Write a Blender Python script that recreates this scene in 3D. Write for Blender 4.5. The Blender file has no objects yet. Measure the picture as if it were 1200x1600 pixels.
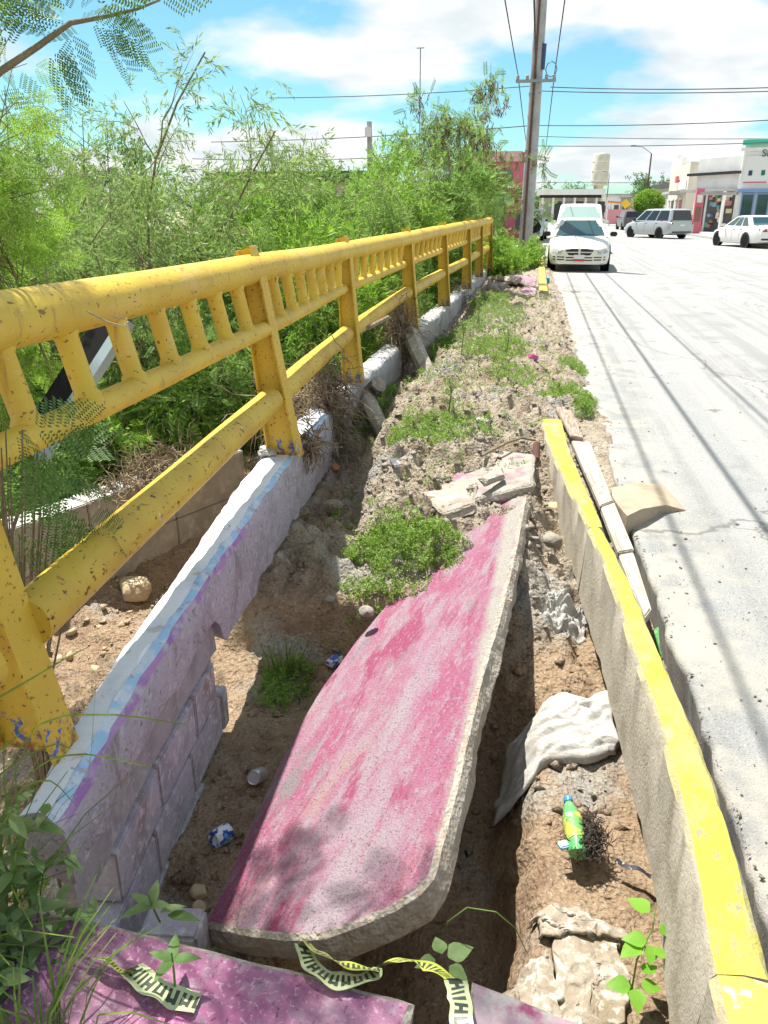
import bpy, bmesh, math, random
import numpy as np
from mathutils import Vector, Matrix
R = math.radians; PI = math.pi
rnd = random.Random(11); rng = np.random.default_rng(11)
S = bpy.context.scene; COL = S.collection

# ------------------------------------------------------------------ camera
CAMZ = 1.6; PITCH = math.atan(470/1202); YAW = R(10.534)
cd = bpy.data.cameras.new('camera'); cam = bpy.data.objects.new('camera', cd); COL.objects.link(cam)
cam.location = (0, 0, CAMZ); cam.rotation_euler = (R(90)-PITCH, 0, YAW)
cd.sensor_fit = 'VERTICAL'; cd.sensor_height = 24; cd.lens = 1202/1600*24
cd.clip_start = 0.05; cd.clip_end = 3000
S.camera = cam

# ------------------------------------------------------------------ sky, sun, exposure
SUN = Vector((-.33, .34, 1)).normalized()
w = bpy.data.worlds.new('World'); S.world = w; w.use_nodes = True
nt = w.node_tree; N = nt.nodes; L = nt.links
bg = N['Background']; bg.inputs['Strength'].default_value = 0.055
sky = N.new('ShaderNodeTexSky'); sky.sky_type = 'NISHITA'; sky.sun_disc = False
sky.sun_elevation = math.asin(SUN.z); sky.sun_rotation = math.atan2(SUN.x, SUN.y)
sky.altitude = 50; sky.air_density = 1.0; sky.dust_density = 0.4; sky.ozone_density = 1.2
tc = N.new('ShaderNodeTexCoord')
sep = N.new('ShaderNodeSeparateXYZ'); L.new(tc.outputs['Generated'], sep.inputs[0])
def wm(op, a, b=None, clamp=False):
    n = N.new('ShaderNodeMath'); n.operation = op; n.use_clamp = clamp
    for i, v in enumerate((a, b)):
        if v is None: continue
        if isinstance(v, (int, float)): n.inputs[i].default_value = v
        else: L.new(v, n.inputs[i])
    return n.outputs[0]
den = wm('ADD', wm('MAXIMUM', sep.outputs['Z'], 0.0), 0.22)
cmb = N.new('ShaderNodeCombineXYZ')
L.new(wm('DIVIDE', sep.outputs['X'], den), cmb.inputs[0]); L.new(wm('DIVIDE', sep.outputs['Y'], den), cmb.inputs[1])
cmb.inputs[2].default_value = 14.2
n1 = N.new('ShaderNodeTexNoise'); n1.inputs['Scale'].default_value = 1.15; n1.inputs['Detail'].default_value = 8; n1.inputs['Roughness'].default_value = .5
L.new(cmb.outputs[0], n1.inputs['Vector'])
ramp = N.new('ShaderNodeValToRGB'); ramp.color_ramp.elements[0].position = .43; ramp.color_ramp.elements[1].position = .52
L.new(n1.outputs[0], ramp.inputs[0])
n2 = N.new('ShaderNodeTexNoise'); n2.inputs['Scale'].default_value = 3.2; n2.inputs['Detail'].default_value = 6
L.new(cmb.outputs[0], n2.inputs['Vector'])
cl = N.new('ShaderNodeMix'); cl.data_type = 'RGBA'
cl.inputs[6].default_value = (7.6, 8.3, 8.6, 1); cl.inputs[7].default_value = (10.2, 10.2, 10.2, 1)
rp2 = N.new('ShaderNodeValToRGB'); rp2.color_ramp.elements[0].position = .38; rp2.color_ramp.elements[1].position = .58
L.new(n2.outputs[0], rp2.inputs[0]); L.new(rp2.outputs[0], cl.inputs[0])
tint = N.new('ShaderNodeMix'); tint.data_type = 'RGBA'; tint.blend_type = 'MULTIPLY'; tint.inputs[0].default_value = 1
tint.inputs[7].default_value = (.88, 1.38, 1.42, 1); L.new(sky.outputs[0], tint.inputs[6])
mx = N.new('ShaderNodeMix'); mx.data_type = 'RGBA'
L.new(ramp.outputs[0], mx.inputs[0]); L.new(tint.outputs[2], mx.inputs[6]); L.new(cl.outputs[2], mx.inputs[7])
L.new(mx.outputs[2], bg.inputs[0])
sd = bpy.data.lights.new('sun', 'SUN'); sd.energy = 5.0; sd.angle = R(.53); sd.color = (1, .96, .88)
so = bpy.data.objects.new('sun', sd); COL.objects.link(so); so.rotation_euler = SUN.to_track_quat('Z', 'Y').to_euler()
vs = S.view_settings; vs.view_transform = 'Standard'; vs.look = 'None'; vs.gamma = 1; vs.use_curve_mapping = False
vs.exposure = 0.98
S.cycles.max_bounces = 6; S.cycles.transparent_max_bounces = 8
S.cycles.use_denoising = True

# ------------------------------------------------------------------ survey: pixel of the 1200x1600 photo -> point in the place
F_ = 1202.0
def ray(px, py):
    u = px-600; v = py-800
    fw = F_*math.cos(PITCH)-v*math.sin(PITCH); dn = F_*math.sin(PITCH)+v*math.cos(PITCH)
    return Vector((u*math.cos(YAW)-fw*math.sin(YAW), u*math.sin(YAW)+fw*math.cos(YAW), -dn))
def atz(px, py, z=0.): r = ray(px, py); return Vector((0, 0, CAMZ))+r*((z-CAMZ)/r.z)
def aty(px, py, y): r = ray(px, py); return Vector((0, 0, CAMZ))+r*(y/r.y)

# ------------------------------------------------------------------ object helpers
def link(o): COL.objects.link(o); return o
def off(p):
    v = Vector((0, 0, 0))
    while p is not None: v += p.location; p = p.parent
    return v
def tag(o, label=None, cat=None, group=None, kind=None):
    if label: o['label'] = label
    if cat: o['category'] = cat
    if group: o['group'] = group
    if kind: o['kind'] = kind
    return o
def thing(name, label, cat, loc=(0, 0, 0), rz=0, group=None):
    o = link(bpy.data.objects.new(name, None)); o.location = loc; o.rotation_euler = (0, 0, rz); o.empty_display_size = .1
    return tag(o, label, cat, group)
def addme(name, me, parent=None, mat=None, loc=None):
    o = link(bpy.data.objects.new(name, me)); o.parent = parent
    if loc is not None: o.location = loc
    if mat is not None and not me.materials: me.materials.append(mat)
    return o
def copy_tree(o, parent=None):
    c = link(o.copy()); c.parent = parent
    for ch in list(o.children): copy_tree(ch, c)
    return c
def npmesh(name, V, F, mat=None, smooth=False, uv=None):
    V = np.asarray(V, dtype=np.float32); F = np.asarray(F, dtype=np.int32); k = F.shape[1]
    me = bpy.data.meshes.new(name); me.vertices.add(len(V)); me.vertices.foreach_set('co', V.ravel())
    me.loops.add(F.size); me.loops.foreach_set('vertex_index', F.ravel())
    me.polygons.add(len(F)); me.polygons.foreach_set('loop_start', np.arange(0, F.size, k, dtype=np.int32))
    try: me.polygons.foreach_set('loop_total', np.full(len(F), k, dtype=np.int32))
    except Exception: pass
    if smooth: me.polygons.foreach_set('use_smooth', np.ones(len(F), dtype=bool))
    me.update(calc_edges=True)
    if uv is not None:
        l = me.uv_layers.new(name='UVMap'); l.data.foreach_set('uv', np.asarray(uv, dtype=np.float32)[F.ravel()].ravel())
    if mat: me.materials.append(mat)
    return me

class MB:
    """collects shapes given in world coordinates (or local ones with world=False) into ONE mesh"""
    def __init__(s): s.v = []; s.f = []; s.uv = None
    def add(s, vs, fs):
        b = len(s.v); s.v += [tuple(v) for v in vs]; s.f += [tuple(i+b for i in f) for f in fs]; return s
    def box(s, c, d, rz=0, rx=0, ry=0, taper=1):
        M = Matrix.Translation(c) @ Matrix.Rotation(rz, 4, 'Z') @ Matrix.Rotation(ry, 4, 'Y') @ Matrix.Rotation(rx, 4, 'X')
        a, b, h = d[0]/2, d[1]/2, d[2]/2
        P = [(-a, -b, -h), (a, -b, -h), (a, b, -h), (-a, b, -h)]+[(x*taper, y*taper, h) for x, y in ((-a, -b), (a, -b), (a, b), (-a, b))]
        return s.add([M @ Vector(p) for p in P], [(0, 3, 2, 1), (4, 5, 6, 7), (0, 1, 5, 4), (1, 2, 6, 5), (2, 3, 7, 6), (3, 0, 4, 7)])
    def bbox(s, lo, hi): return s.box([(a+b)/2 for a, b in zip(lo, hi)], [b-a for a, b in zip(lo, hi)])
    def tube(s, pts, r, n=8, caps=True):
        pts = [Vector(p) for p in pts]; m = len(pts)
        rs = r if isinstance(r, (list, tuple)) else [r]*m
        vs = []; prev = None
        for i, p in enumerate(pts):
            t = (pts[min(i+1, m-1)]-pts[max(i-1, 0)])
            t = t.normalized() if t.length > 1e-9 else Vector((0, 0, 1))
            a = prev if prev is not None else (Vector((0, 0, 1)) if abs(t.z) < .9 else Vector((1, 0, 0)))
            a = (a-t*a.dot(t))
            a = a.normalized() if a.length > 1e-6 else t.orthogonal().normalized()
            prev = a; b = t.cross(a)
            for k in range(n):
                q = 2*PI*k/n; vs.append(p+(a*math.cos(q)+b*math.sin(q))*rs[i])
        fs = [(i*n+k, i*n+(k+1) % n, (i+1)*n+(k+1) % n, (i+1)*n+k) for i in range(m-1) for k in range(n)]
        if caps: fs += [tuple(range(n-1, -1, -1)), tuple((m-1)*n+k for k in range(n))]
        return s.add(vs, fs)
    def prism(s, poly, z0, z1, M=None):
        n = len(poly); M = M or Matrix()
        vs = [M @ Vector((x, y, z0)) for x, y in poly]+[M @ Vector((x, y, z1)) for x, y in poly]
        return s.add(vs, [tuple(range(n-1, -1, -1)), tuple(range(n, 2*n))]+[(i, (i+1) % n, n+(i+1) % n, n+i) for i in range(n)])
    def lathe(s, prof, c, n=16, M=None):
        M = M or Matrix(); m = len(prof); c = Vector(c)
        vs = [c+(M @ Vector((r*math.cos(2*PI*k/n), r*math.sin(2*PI*k/n), z))) for r, z in prof for k in range(n)]
        fs = [(i*n+k, i*n+(k+1) % n, (i+1)*n+(k+1) % n, (i+1)*n+k) for i in range(m-1) for k in range(n)]
        fs += [tuple(range(n-1, -1, -1)), tuple((m-1)*n+k for k in range(n))]
        return s.add(vs, fs)
    def quad(s, *p): return s.add(p, [tuple(range(len(p)))])
    def mesh(s, name, mat=None, smooth=False, o=Vector((0, 0, 0)), bevel=0, recalc=True, sharp=None):
        me = bpy.data.meshes.new(name); me.from_pydata([tuple(Vector(v)-o) for v in s.v], [], s.f)
        bm = bmesh.new(); bm.from_mesh(me)
        if recalc: bmesh.ops.recalc_face_normals(bm, faces=bm.faces)
        if bevel: bmesh.ops.bevel(bm, geom=[e for e in bm.edges if len(e.link_faces) == 2 and e.calc_face_angle(0) > .6], offset=bevel, segments=2, affect='EDGES', clamp_overlap=True)
        bm.to_mesh(me); bm.free()
        if smooth:
            me.polygons.foreach_set('use_smooth', [True]*len(me.polygons))
            if sharp: me.set_sharp_from_angle(angle=R(sharp))
        if mat: me.materials.append(mat)
        return me
    def build(s, name, mat=None, parent=None, smooth=False, bevel=0, world=True, sharp=None):
        return addme(name, s.mesh(name, mat, smooth, off(parent) if world else Vector((0, 0, 0)), bevel, sharp=sharp), parent)
    def thing(s, name, label, cat, mat, loc=None, smooth=False, bevel=0, group=None, sharp=None):
        c = Vector(loc) if loc is not None else Vector((sum(v[0] for v in s.v)/len(s.v), sum(v[1] for v in s.v)/len(s.v), min(v[2] for v in s.v)))
        o = addme(name, s.mesh(name, mat, smooth, c, bevel, sharp=sharp)); o.location = c
        return tag(o, label, cat, group)

# ------------------------------------------------------------------ noise on arrays
def _h(i, j, sd): return np.modf(np.abs(np.sin(i*127.1+j*311.7+sd*74.7)*43758.5453))[0]
def vn(x, y, sd=0):
    x = np.asarray(x, float); y = np.asarray(y, float)
    i = np.floor(x); j = np.floor(y); a = x-i; b = y-j; a = a*a*(3-2*a); b = b*b*(3-2*b)
    return (_h(i, j, sd)*(1-a)+_h(i+1, j, sd)*a)*(1-b)+(_h(i, j+1, sd)*(1-a)+_h(i+1, j+1, sd)*a)*b
def fbm(x, y, sc, octv=4, sd=0, rough=.5):
    t = 0; amp = 1; tot = 0
    for k in range(octv):
        t = t+amp*(vn(x*sc, y*sc, sd+k)-.5); tot += amp; amp *= rough; sc *= 2.03
    return t/tot*2
def sst(a, b, x): t = np.clip((x-a)/(b-a), 0, 1); return t*t*(3-2*t)

# ------------------------------------------------------------------ materials
def M(name, base, rough=.85, layers=(), bump=0., bscale=40, spec=.3, metal=0., coord='Object', bump2=None, rot=None):
    """base colour, then layers (colour, noise scale, lo, hi[, stretch xyz][, mask]) mixed over it; mask = (axis, lo, hi) along object coordinates"""
    m = bpy.data.materials.new(name); m.use_nodes = True; t = m.node_tree; n = t.nodes; l = t.links
    p = n['Principled BSDF']; p.inputs['Roughness'].default_value = rough; p.inputs['Metallic'].default_value = metal
    p.inputs['Specular IOR Level'].default_value = spec
    tcn = n.new('ShaderNodeTexCoord'); co = tcn.outputs[coord]; sp = None
    cr = co
    if rot is not None: m0 = n.new('ShaderNodeMapping'); m0.inputs['Rotation'].default_value = (0, 0, rot); l.new(co, m0.inputs['Vector']); cr = m0.outputs[0]
    def mapped(st):
        if st is None: return cr
        mp = n.new('ShaderNodeMapping'); mp.inputs['Scale'].default_value = st; l.new(cr, mp.inputs['Vector']); return mp.outputs[0]
    cur = None
    c0 = (*base, 1)
    for i, ly in enumerate(layers):
        col, sc, lo, hi = ly[:4]; st = ly[4] if len(ly) > 4 else None; mask = ly[5] if len(ly) > 5 else None
        nz = n.new('ShaderNodeTexNoise'); nz.inputs['Scale'].default_value = sc; nz.inputs['Detail'].default_value = 5; nz.inputs['Roughness'].default_value = .6
        mv = n.new('ShaderNodeVectorMath'); mv.operation = 'ADD'; mv.inputs[1].default_value = (i*3.1, i*1.7, i*2.3); l.new(mapped(st), mv.inputs[0])
        l.new(mv.outputs[0], nz.inputs['Vector'])
        mr = n.new('ShaderNodeMapRange'); mr.inputs[1].default_value = lo; mr.inputs[2].default_value = hi; l.new(nz.outputs[0], mr.inputs[0])
        fac = mr.outputs[0]
        for mk in (mask if isinstance(mask, list) else [mask] if mask else []):
            if sp is None: sp = n.new('ShaderNodeSeparateXYZ'); l.new(co, sp.inputs[0])
            if mk[0] == 'N':
                gn = n.new('ShaderNodeNewGeometry'); sn = n.new('ShaderNodeSeparateXYZ'); l.new(gn.outputs['True Normal'], sn.inputs[0]); src = sn.outputs['XYZ'.index(mk[3])]
            else: src = sp.outputs['XYZ'.index(mk[0])]
            wob = n.new('ShaderNodeMath'); wob.operation = 'MULTIPLY_ADD'; wob.inputs[1].default_value = (mk[2]-mk[1])*.8; l.new(nz.outputs[0], wob.inputs[0]); l.new(src, wob.inputs[2])
            r2 = n.new('ShaderNodeMapRange'); d = (mk[2]-mk[1])*.4; r2.inputs[1].default_value = mk[1]+d; r2.inputs[2].default_value = mk[2]+d; l.new(wob.outputs[0], r2.inputs[0])
            mu = n.new('ShaderNodeMath'); mu.operation = 'MULTIPLY'; l.new(fac, mu.inputs[0]); l.new(r2.outputs[0], mu.inputs[1]); fac = mu.outputs[0]
        mxn = n.new('ShaderNodeMix'); mxn.data_type = 'RGBA'; l.new(fac, mxn.inputs[0])
        if cur is None: mxn.inputs[6].default_value = c0
        else: l.new(cur, mxn.inputs[6])
        mxn.inputs[7].default_value = (*col, 1); cur = mxn.outputs[2]
    if cur is None: p.inputs['Base Color'].default_value = c0
    else: l.new(cur, p.inputs['Base Color'])
    if bump:
        nb = n.new('ShaderNodeTexNoise'); nb.inputs['Scale'].default_value = bscale; nb.inputs['Detail'].default_value = 8; nb.inputs['Roughness'].default_value = .65; l.new(co, nb.inputs['Vector'])
        bn = n.new('ShaderNodeBump'); bn.inputs['Strength'].default_value = 1; bn.inputs['Distance'].default_value = bump; l.new(nb.outputs[0], bn.inputs['Height'])
        if bump2:
            vb = n.new('ShaderNodeTexVoronoi'); vb.inputs['Scale'].default_value = bump2[1]; l.new(co, vb.inputs['Vector'])
            b2 = n.new('ShaderNodeBump'); b2.inputs['Distance'].default_value = bump2[0]; l.new(vb.outputs[0], b2.inputs['Height']); l.new(b2.outputs[0], bn.inputs['Normal'])
        l.new(bn.outputs[0], p.inputs['Normal'])
    return m
def leafmat(name, c1, c2, trans=.35, c3=None, rough=.5, objrand=False):
    m = bpy.data.materials.new(name); m.use_nodes = True; t = m.node_tree; n = t.nodes; l = t.links
    p = n['Principled BSDF']; p.inputs['Roughness'].default_value = rough; p.inputs['Specular IOR Level'].default_value = .25
    g = n.new('ShaderNodeNewGeometry'); tcn = n.new('ShaderNodeTexCoord')
    nz = n.new('ShaderNodeTexNoise'); nz.inputs['Scale'].default_value = 2.2; nz.inputs['Detail'].default_value = 3; l.new(tcn.outputs['Object'], nz.inputs['Vector'])
    ad = n.new('ShaderNodeMath'); ad.operation = 'MULTIPLY_ADD'; ad.inputs[1].default_value = .55; l.new((n.new('ShaderNodeObjectInfo').outputs['Random'] if objrand else g.outputs['Random Per Island']), ad.inputs[0]); l.new(nz.outputs[0], ad.inputs[2])
    rp = n.new('ShaderNodeValToRGB'); e = rp.color_ramp.elements; e[0].position = .42; e[0].color = (*c1, 1); e[1].position = .98; e[1].color = (*c2, 1)
    if c3: q = e.new(1.0); e[1].position = .88; q.color = (*c3, 1)
    l.new(ad.outputs[0], rp.inputs[0]); l.new(rp.outputs[0], p.inputs['Base Color'])
    tr = n.new('ShaderNodeBsdfTranslucent'); l.new(rp.outputs[0], tr.inputs['Color'])
    mxs = n.new('ShaderNodeMixShader'); mxs.inputs[0].default_value = trans; l.new(p.outputs[0], mxs.inputs[1]); l.new(tr.outputs[0], mxs.inputs[2])
    l.new(mxs.outputs[0], n['Material Output'].inputs['Surface']); return m
def glassmat(name, col=(.02, .04, .045)):
    m = M(name, col, rough=.06, spec=.9); return m

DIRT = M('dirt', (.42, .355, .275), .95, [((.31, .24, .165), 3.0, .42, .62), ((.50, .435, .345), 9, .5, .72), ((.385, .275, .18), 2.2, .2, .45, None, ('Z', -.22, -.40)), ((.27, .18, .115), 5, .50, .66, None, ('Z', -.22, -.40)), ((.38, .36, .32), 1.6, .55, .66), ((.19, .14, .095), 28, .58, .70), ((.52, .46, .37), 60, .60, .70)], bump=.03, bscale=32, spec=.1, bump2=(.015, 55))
CONC = M('bare_concrete', (.36, .32, .26), .9, [((.27, .23, .19), 4, .45, .65), ((.55, .52, .46), 18, .5, .7), ((.25, .22, .18), 60, .62, .7)], bump=.006, bscale=60, spec=.15)
PINK = M('pink_paint_scraped', (.345, .215, .28), .88, [((.335, .275, .305), 1.4, .40, .58, (2.6, .6, 1)), ((.335, .10, .175), 1.1, .47, .60, (2.6, .55, 1)), ((.335, .15, .215), 6, .48, .60, (2.4, .5, 1)), ((.35, .26, .20), 1.3, .58, .68, (2.6, .5, 1)), ((.33, .10, .18), 2.6, .42, .56, (2, .5, 1), ('X', .50, .74)), ((.325, .25, .285), 9, .50, .64, (2.6, .6, 1)), ((.30, .07, .14), 2.3, .56, .63, (2.2, .5, 1)), ((.32, .25, .28), 30, .54, .66, (2.2, .7, 1)), ((.22, .195, .20), 2.4, .57, .68, (2.2, .6, 1)), ((.15, .12, .125), 60, .59, .65, (1.8, .7, 1)), ((.36, .335, .30), 5, .25, .45, None, ('X', .75, .79))], bump=.014, bscale=85, spec=.12, rot=.16, bump2=(.004, 120))
SLABSIDE = M('broken_concrete', (.39, .35, .29), .92, [((.33, .27, .21), 7, .45, .65), ((.46, .43, .38), 26, .5, .66), ((.30, .24, .19), 45, .63, .72)], bump=.012, bscale=45, spec=.12, bump2=(.006, 70))
PURPLE = M('purple_pink_paint', (.28, .11, .20), .75, [((.46, .15, .30), 2.6, .45, .62), ((.20, .08, .17), 5, .5, .62), ((.50, .27, .36), 3, .40, .56, None, ('X', .35, .95)), ((.40, .28, .34), 22, .52, .72), ((.30, .28, .27), 4, .60, .68), ((.5, .3, .4), 80, .56, .62), ((.14, .06, .12), 60, .60, .68)], bump=.004, bscale=120, spec=.25)
PINKFLAT = M('pink_paint_pale', (.34, .12, .20), .8, [((.37, .28, .31), 5, .42, .58), ((.40, .36, .35), 12, .52, .62), ((.30, .07, .15), 9, .58, .68)], bump=.004, bscale=100, spec=.2)
KERBY = M('kerb_yellow_paint', (.42, .38, .31), .85, [((.32, .28, .22), 8, .45, .65), ((.42, .375, .06), 6, .12, .3, (1, .5, 1), ('N', .55, .75, 'Z')), ((.40, .36, .24), 9, .54, .68, (1, .5, 1), ('N', .5, .7, 'Z')), ((.28, .25, .17), 45, .58, .66, (1, .6, 1), ('N', .5, .7, 'Z')), ((.40, .35, .13), 2.5, .48, .64, None, ('N', .5, .7, 'Z'))], bump=.006, bscale=70, spec=.2)
KERBO = M('kerb_orange_paint', (.42, .38, .31), .85, [((.32, .28, .22), 8, .45, .65), ((.48, .34, .09), 6, .12, .3, (1, .5, 1), ('N', .55, .75, 'Z')), ((.62, .55, .42), 20, .58, .66, None, ('N', .5, .7, 'Z'))], bump=.006, bscale=70, spec=.2)
YEL = M('yellow_enamel', (.66, .46, .05), .5, [((.58, .38, .045), 2.5, .42, .62), ((.66, .46, .12), 7, .55, .70, (1, .3, 1)), ((.40, .24, .05), 5, .60, .72, (3, 3, .4)), ((.28, .13, .03), 60, .625, .655, (1, .45, 1)), ((.12, .05, .02), 30, .665, .69), ((.55, .58, .60), 14, .70, .715)], bump=.003, bscale=45, spec=.4)
YELP = M('yellow_enamel_post', (.64, .43, .045), .5, [((.56, .36, .04), 2.5, .4, .65), ((.28, .11, .03), 55, .61, .65), ((.10, .05, .02), 30, .66, .70), ((.03, .12, .45), 26, .55, .60, None, [('Z', .12, .09), ('Z', .0, .03)]), ((.22, .09, .03), 30, .46, .6, None, ('Z', .10, .0))], bump=.003, bscale=50, spec=.4)
WALLM = M('painted_plaster', (.47, .42, .47), .88, [((.38, .34, .38), 4, .45, .60), ((.54, .50, .53), 22, .52, .66), ((.30, .26, .25), 7, .60, .68, (1, 1, .35)), ((.36, .30, .25), 2.2, .48, .66, None, ('Z', .62, .40)), ((.26, .23, .22), 40, .60, .66)], bump=.014, bscale=38, spec=.15, bump2=(.006, 60))
WHITEP = M('white_wall_paint', (.78, .79, .82), .7, [((.62, .66, .72), 4, .5, .66), ((.36, .34, .32), 28, .64, .69), ((.5, .46, .42), 9, .60, .70)], bump=.004, bscale=60, spec=.3)
BLUEP = M('light_blue_paint', (.36, .56, .78), .7, [((.60, .66, .74), 14, .48, .58), ((.42, .38, .44), 26, .57, .64)], bump=.004, bscale=60, spec=.3)
PURPP = M('purple_paint_line', (.34, .16, .42), .75, [((.47, .42, .47), 18, .47, .56), ((.40, .24, .46), 8, .45, .6)], bump=.005, bscale=60, spec=.25)
YELB = M('yellow_enamel_pitted', (.64, .44, .045), .5, [((.52, .32, .04), 2.5, .4, .65), ((.12, .055, .02), 48, .615, .64, (1, .6, 1)), ((.34, .14, .03), 30, .64, .67), ((.52, .56, .60), 13, .695, .71)], bump=.0025, bscale=50, spec=.4)
WALLG = M('grey_plaster', (.52, .50, .49), .9, [((.42, .40, .38), 6, .45, .62), ((.52, .51, .50), 5, .3, .5, None, ('N', .6, .85, 'Z')), ((.28, .25, .23), 14, .58, .68, (1, 1, .3))], bump=.01, bscale=40, spec=.15)
BLOCK = M('cement_block', (.44, .40, .44), .92, [((.35, .32, .35), 7, .45, .62), ((.28, .23, .20), 3, .56, .68), ((.57, .53, .55), 30, .5, .66)], bump=.006, bscale=90, spec=.12)
RECESS = M('grey_tie_beam', (.36, .33, .33), .92, [((.28, .26, .26), 8, .45, .62), ((.44, .41, .41), 30, .55, .66)], bump=.006, bscale=70, spec=.12)
ROADM = M('worn_road', (.315, .318, .31), .9, [((.36, .36, .35), .5, .42, .62), ((.25, .252, .248), 1.6, .52, .66), ((.265, .265, .26), 2.0, .48, .62, (2.6, .05, 1)), ((.36, .355, .34), 1.2, .5, .62, (4, .06, 1)), ((.19, .19, .19), 2.6, .66, .70), ((.41, .40, .39), 60, .55, .68), ((.15, .148, .145), 130, .57, .65), ((.44, .41, .35), 4, .42, .62, None, ('X', 1.15, .65))], bump=.010, bscale=140, spec=.15)
def road_cracks(m):
    t = m.node_tree; n = t.nodes; l = t.links; p = n['Principled BSDF']; old = p.inputs['Base Color'].links[0].from_socket
    tcn = n.new('ShaderNodeTexCoord'); nz = n.new('ShaderNodeTexNoise'); nz.inputs['Scale'].default_value = 1.4; nz.inputs['Detail'].default_value = 6; l.new(tcn.outputs['Object'], nz.inputs['Vector'])
    ad = n.new('ShaderNodeVectorMath'); ad.operation = 'MULTIPLY_ADD'; ad.inputs[1].default_value = (.9, .9, .9); l.new(nz.outputs[1], ad.inputs[0]); l.new(tcn.outputs['Object'], ad.inputs[2])
    mp = n.new('ShaderNodeMapping'); mp.inputs['Scale'].default_value = (.42, .16, 1); l.new(ad.outputs[0], mp.inputs['Vector'])
    vo = n.new('ShaderNodeTexVoronoi'); vo.feature = 'DISTANCE_TO_EDGE'; vo.inputs['Scale'].default_value = 1; l.new(mp.outputs[0], vo.inputs['Vector'])
    mr = n.new('ShaderNodeMapRange'); mr.inputs[1].default_value = .002; mr.inputs[2].default_value = .006; mr.inputs[3].default_value = .62; mr.inputs[4].default_value = 0; l.new(vo.outputs['Distance'], mr.inputs[0])
    mxn = n.new('ShaderNodeMix'); mxn.data_type = 'RGBA'; l.new(mr.outputs[0], mxn.inputs[0]); l.new(old, mxn.inputs[6]); mxn.inputs[7].default_value = (.12, .115, .11, 1); l.new(mxn.outputs[2], p.inputs['Base Color'])
road_cracks(ROADM)
MUD = M('dry_mud_lump', (.40, .325, .235), .92, [((.31, .25, .18), 6, .45, .65)], bump=.005, bscale=60, spec=.1)
WOOD = M('weathered_wood', (.34, .27, .21), .9, [((.22, .16, .12), 22, .45, .6, (5, .3, 5)), ((.5, .45, .38), 30, .55, .66, (5, .3, 5))], bump=.006, bscale=40, spec=.1)
PLANKW = M('pale_board', (.40, .365, .315), .9, [((.29, .25, .20), 12, .48, .62, (4, .4, 4)), ((.46, .44, .40), 9, .5, .65)], bump=.005, bscale=60, spec=.1)
WHITEBAG = M('woven_sack', (.40, .39, .365), .75, [((.33, .30, .26), 7, .48, .62), ((.46, .45, .43), 40, .45, .6, (1, 6, 1))], bump=.004, bscale=120, spec=.3)
SACKDIRT = M('dusty_sack', (.33, .28, .22), .85, [((.25, .20, .14), 6, .45, .62), ((.55, .5, .43), 30, .5, .64)], bump=.006, bscale=90, spec=.15)
BARK = M('grey_brown_bark', (.20, .165, .11), .95, [((.30, .25, .18), 20, .48, .65)], bump=.004, bscale=80, spec=.1)
TWIG = M('pale_twig', (.24, .19, .13), .95, [((.14, .10, .07), 12, .45, .65)], spec=.1)
STRAW = M('dry_roots', (.27, .20, .13), .95, [((.40, .32, .22), 14, .48, .62), ((.14, .10, .07), 9, .52, .66)], spec=.1)
L_BR = leafmat('leaf_bright', (.11, .26, .018), (.31, .49, .07), .5)
L_MID = leafmat('leaf_mid', (.09, .20, .03), (.27, .41, .10), .5)
L_DK = leafmat('leaf_dark', (.05, .12, .03), (.13, .24, .06), .4)
L_GREY = leafmat('leaf_greyish', (.13, .22, .05), (.32, .43, .14), .5)
L_POD = leafmat('brown_pods', (.10, .035, .02), (.22, .10, .05), .15)
L_BROAD = leafmat('broad_leaf', (.12, .22, .06), (.27, .38, .16), .45, objrand=True)
L_WEED = leafmat('weed_leaf', (.13, .24, .03), (.30, .44, .10), .5)
L_GRASS = leafmat('grass_blade', (.07, .16, .02), (.20, .28, .06), .35)
L_VINE = leafmat('vine_leaf', (.12, .32, .02), (.22, .46, .05), .5, objrand=True)
BLACK = M('black_rubber', (.010, .010, .011), .8, spec=.15)
STEEL = M('grey_steel', (.33, .34, .35), .45, [((.25, .25, .26), 9, .5, .65)], metal=.6)

# ================================================================== THE GROUND
WY = [-2, 1.3, 1.55, 2.0, 2.7, 3.0, 4.2, 5.5, 6.9, 9.3, 12.2, 16.5, 20, 24]
WXI = [-.99, -1.025, -1.068, -1.132, -1.20, -1.225, -1.315, -1.43, -1.52, -1.41, -1.28, -1.2, -1.15, -1.15]
WZ = [.25, .25, .25, .25, .25, .25, .25, .19, .12, .18, .22, .25, .25, .25]
KY = [1.0, 1.3, 1.75, 2.1, 2.6, 3.15, 3.9, 4.3, 5.0, 5.9, 7, 16]
KX = [.47, .468, .49, .483, .45, .42, .345, .29, .2, .13, .1, .13]
RY = [-30, 1.0, 1.55, 2.2, 2.85, 3.7, 5.7, 7.8, 12, 15.5, 24, 40, 400]
RX = [.7, .69, .672, .657, .644, .624, .607, .49, .47, .5, .42, .35, .35]
def ip(y, a, b): return np.interp(y, a, b)
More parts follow.
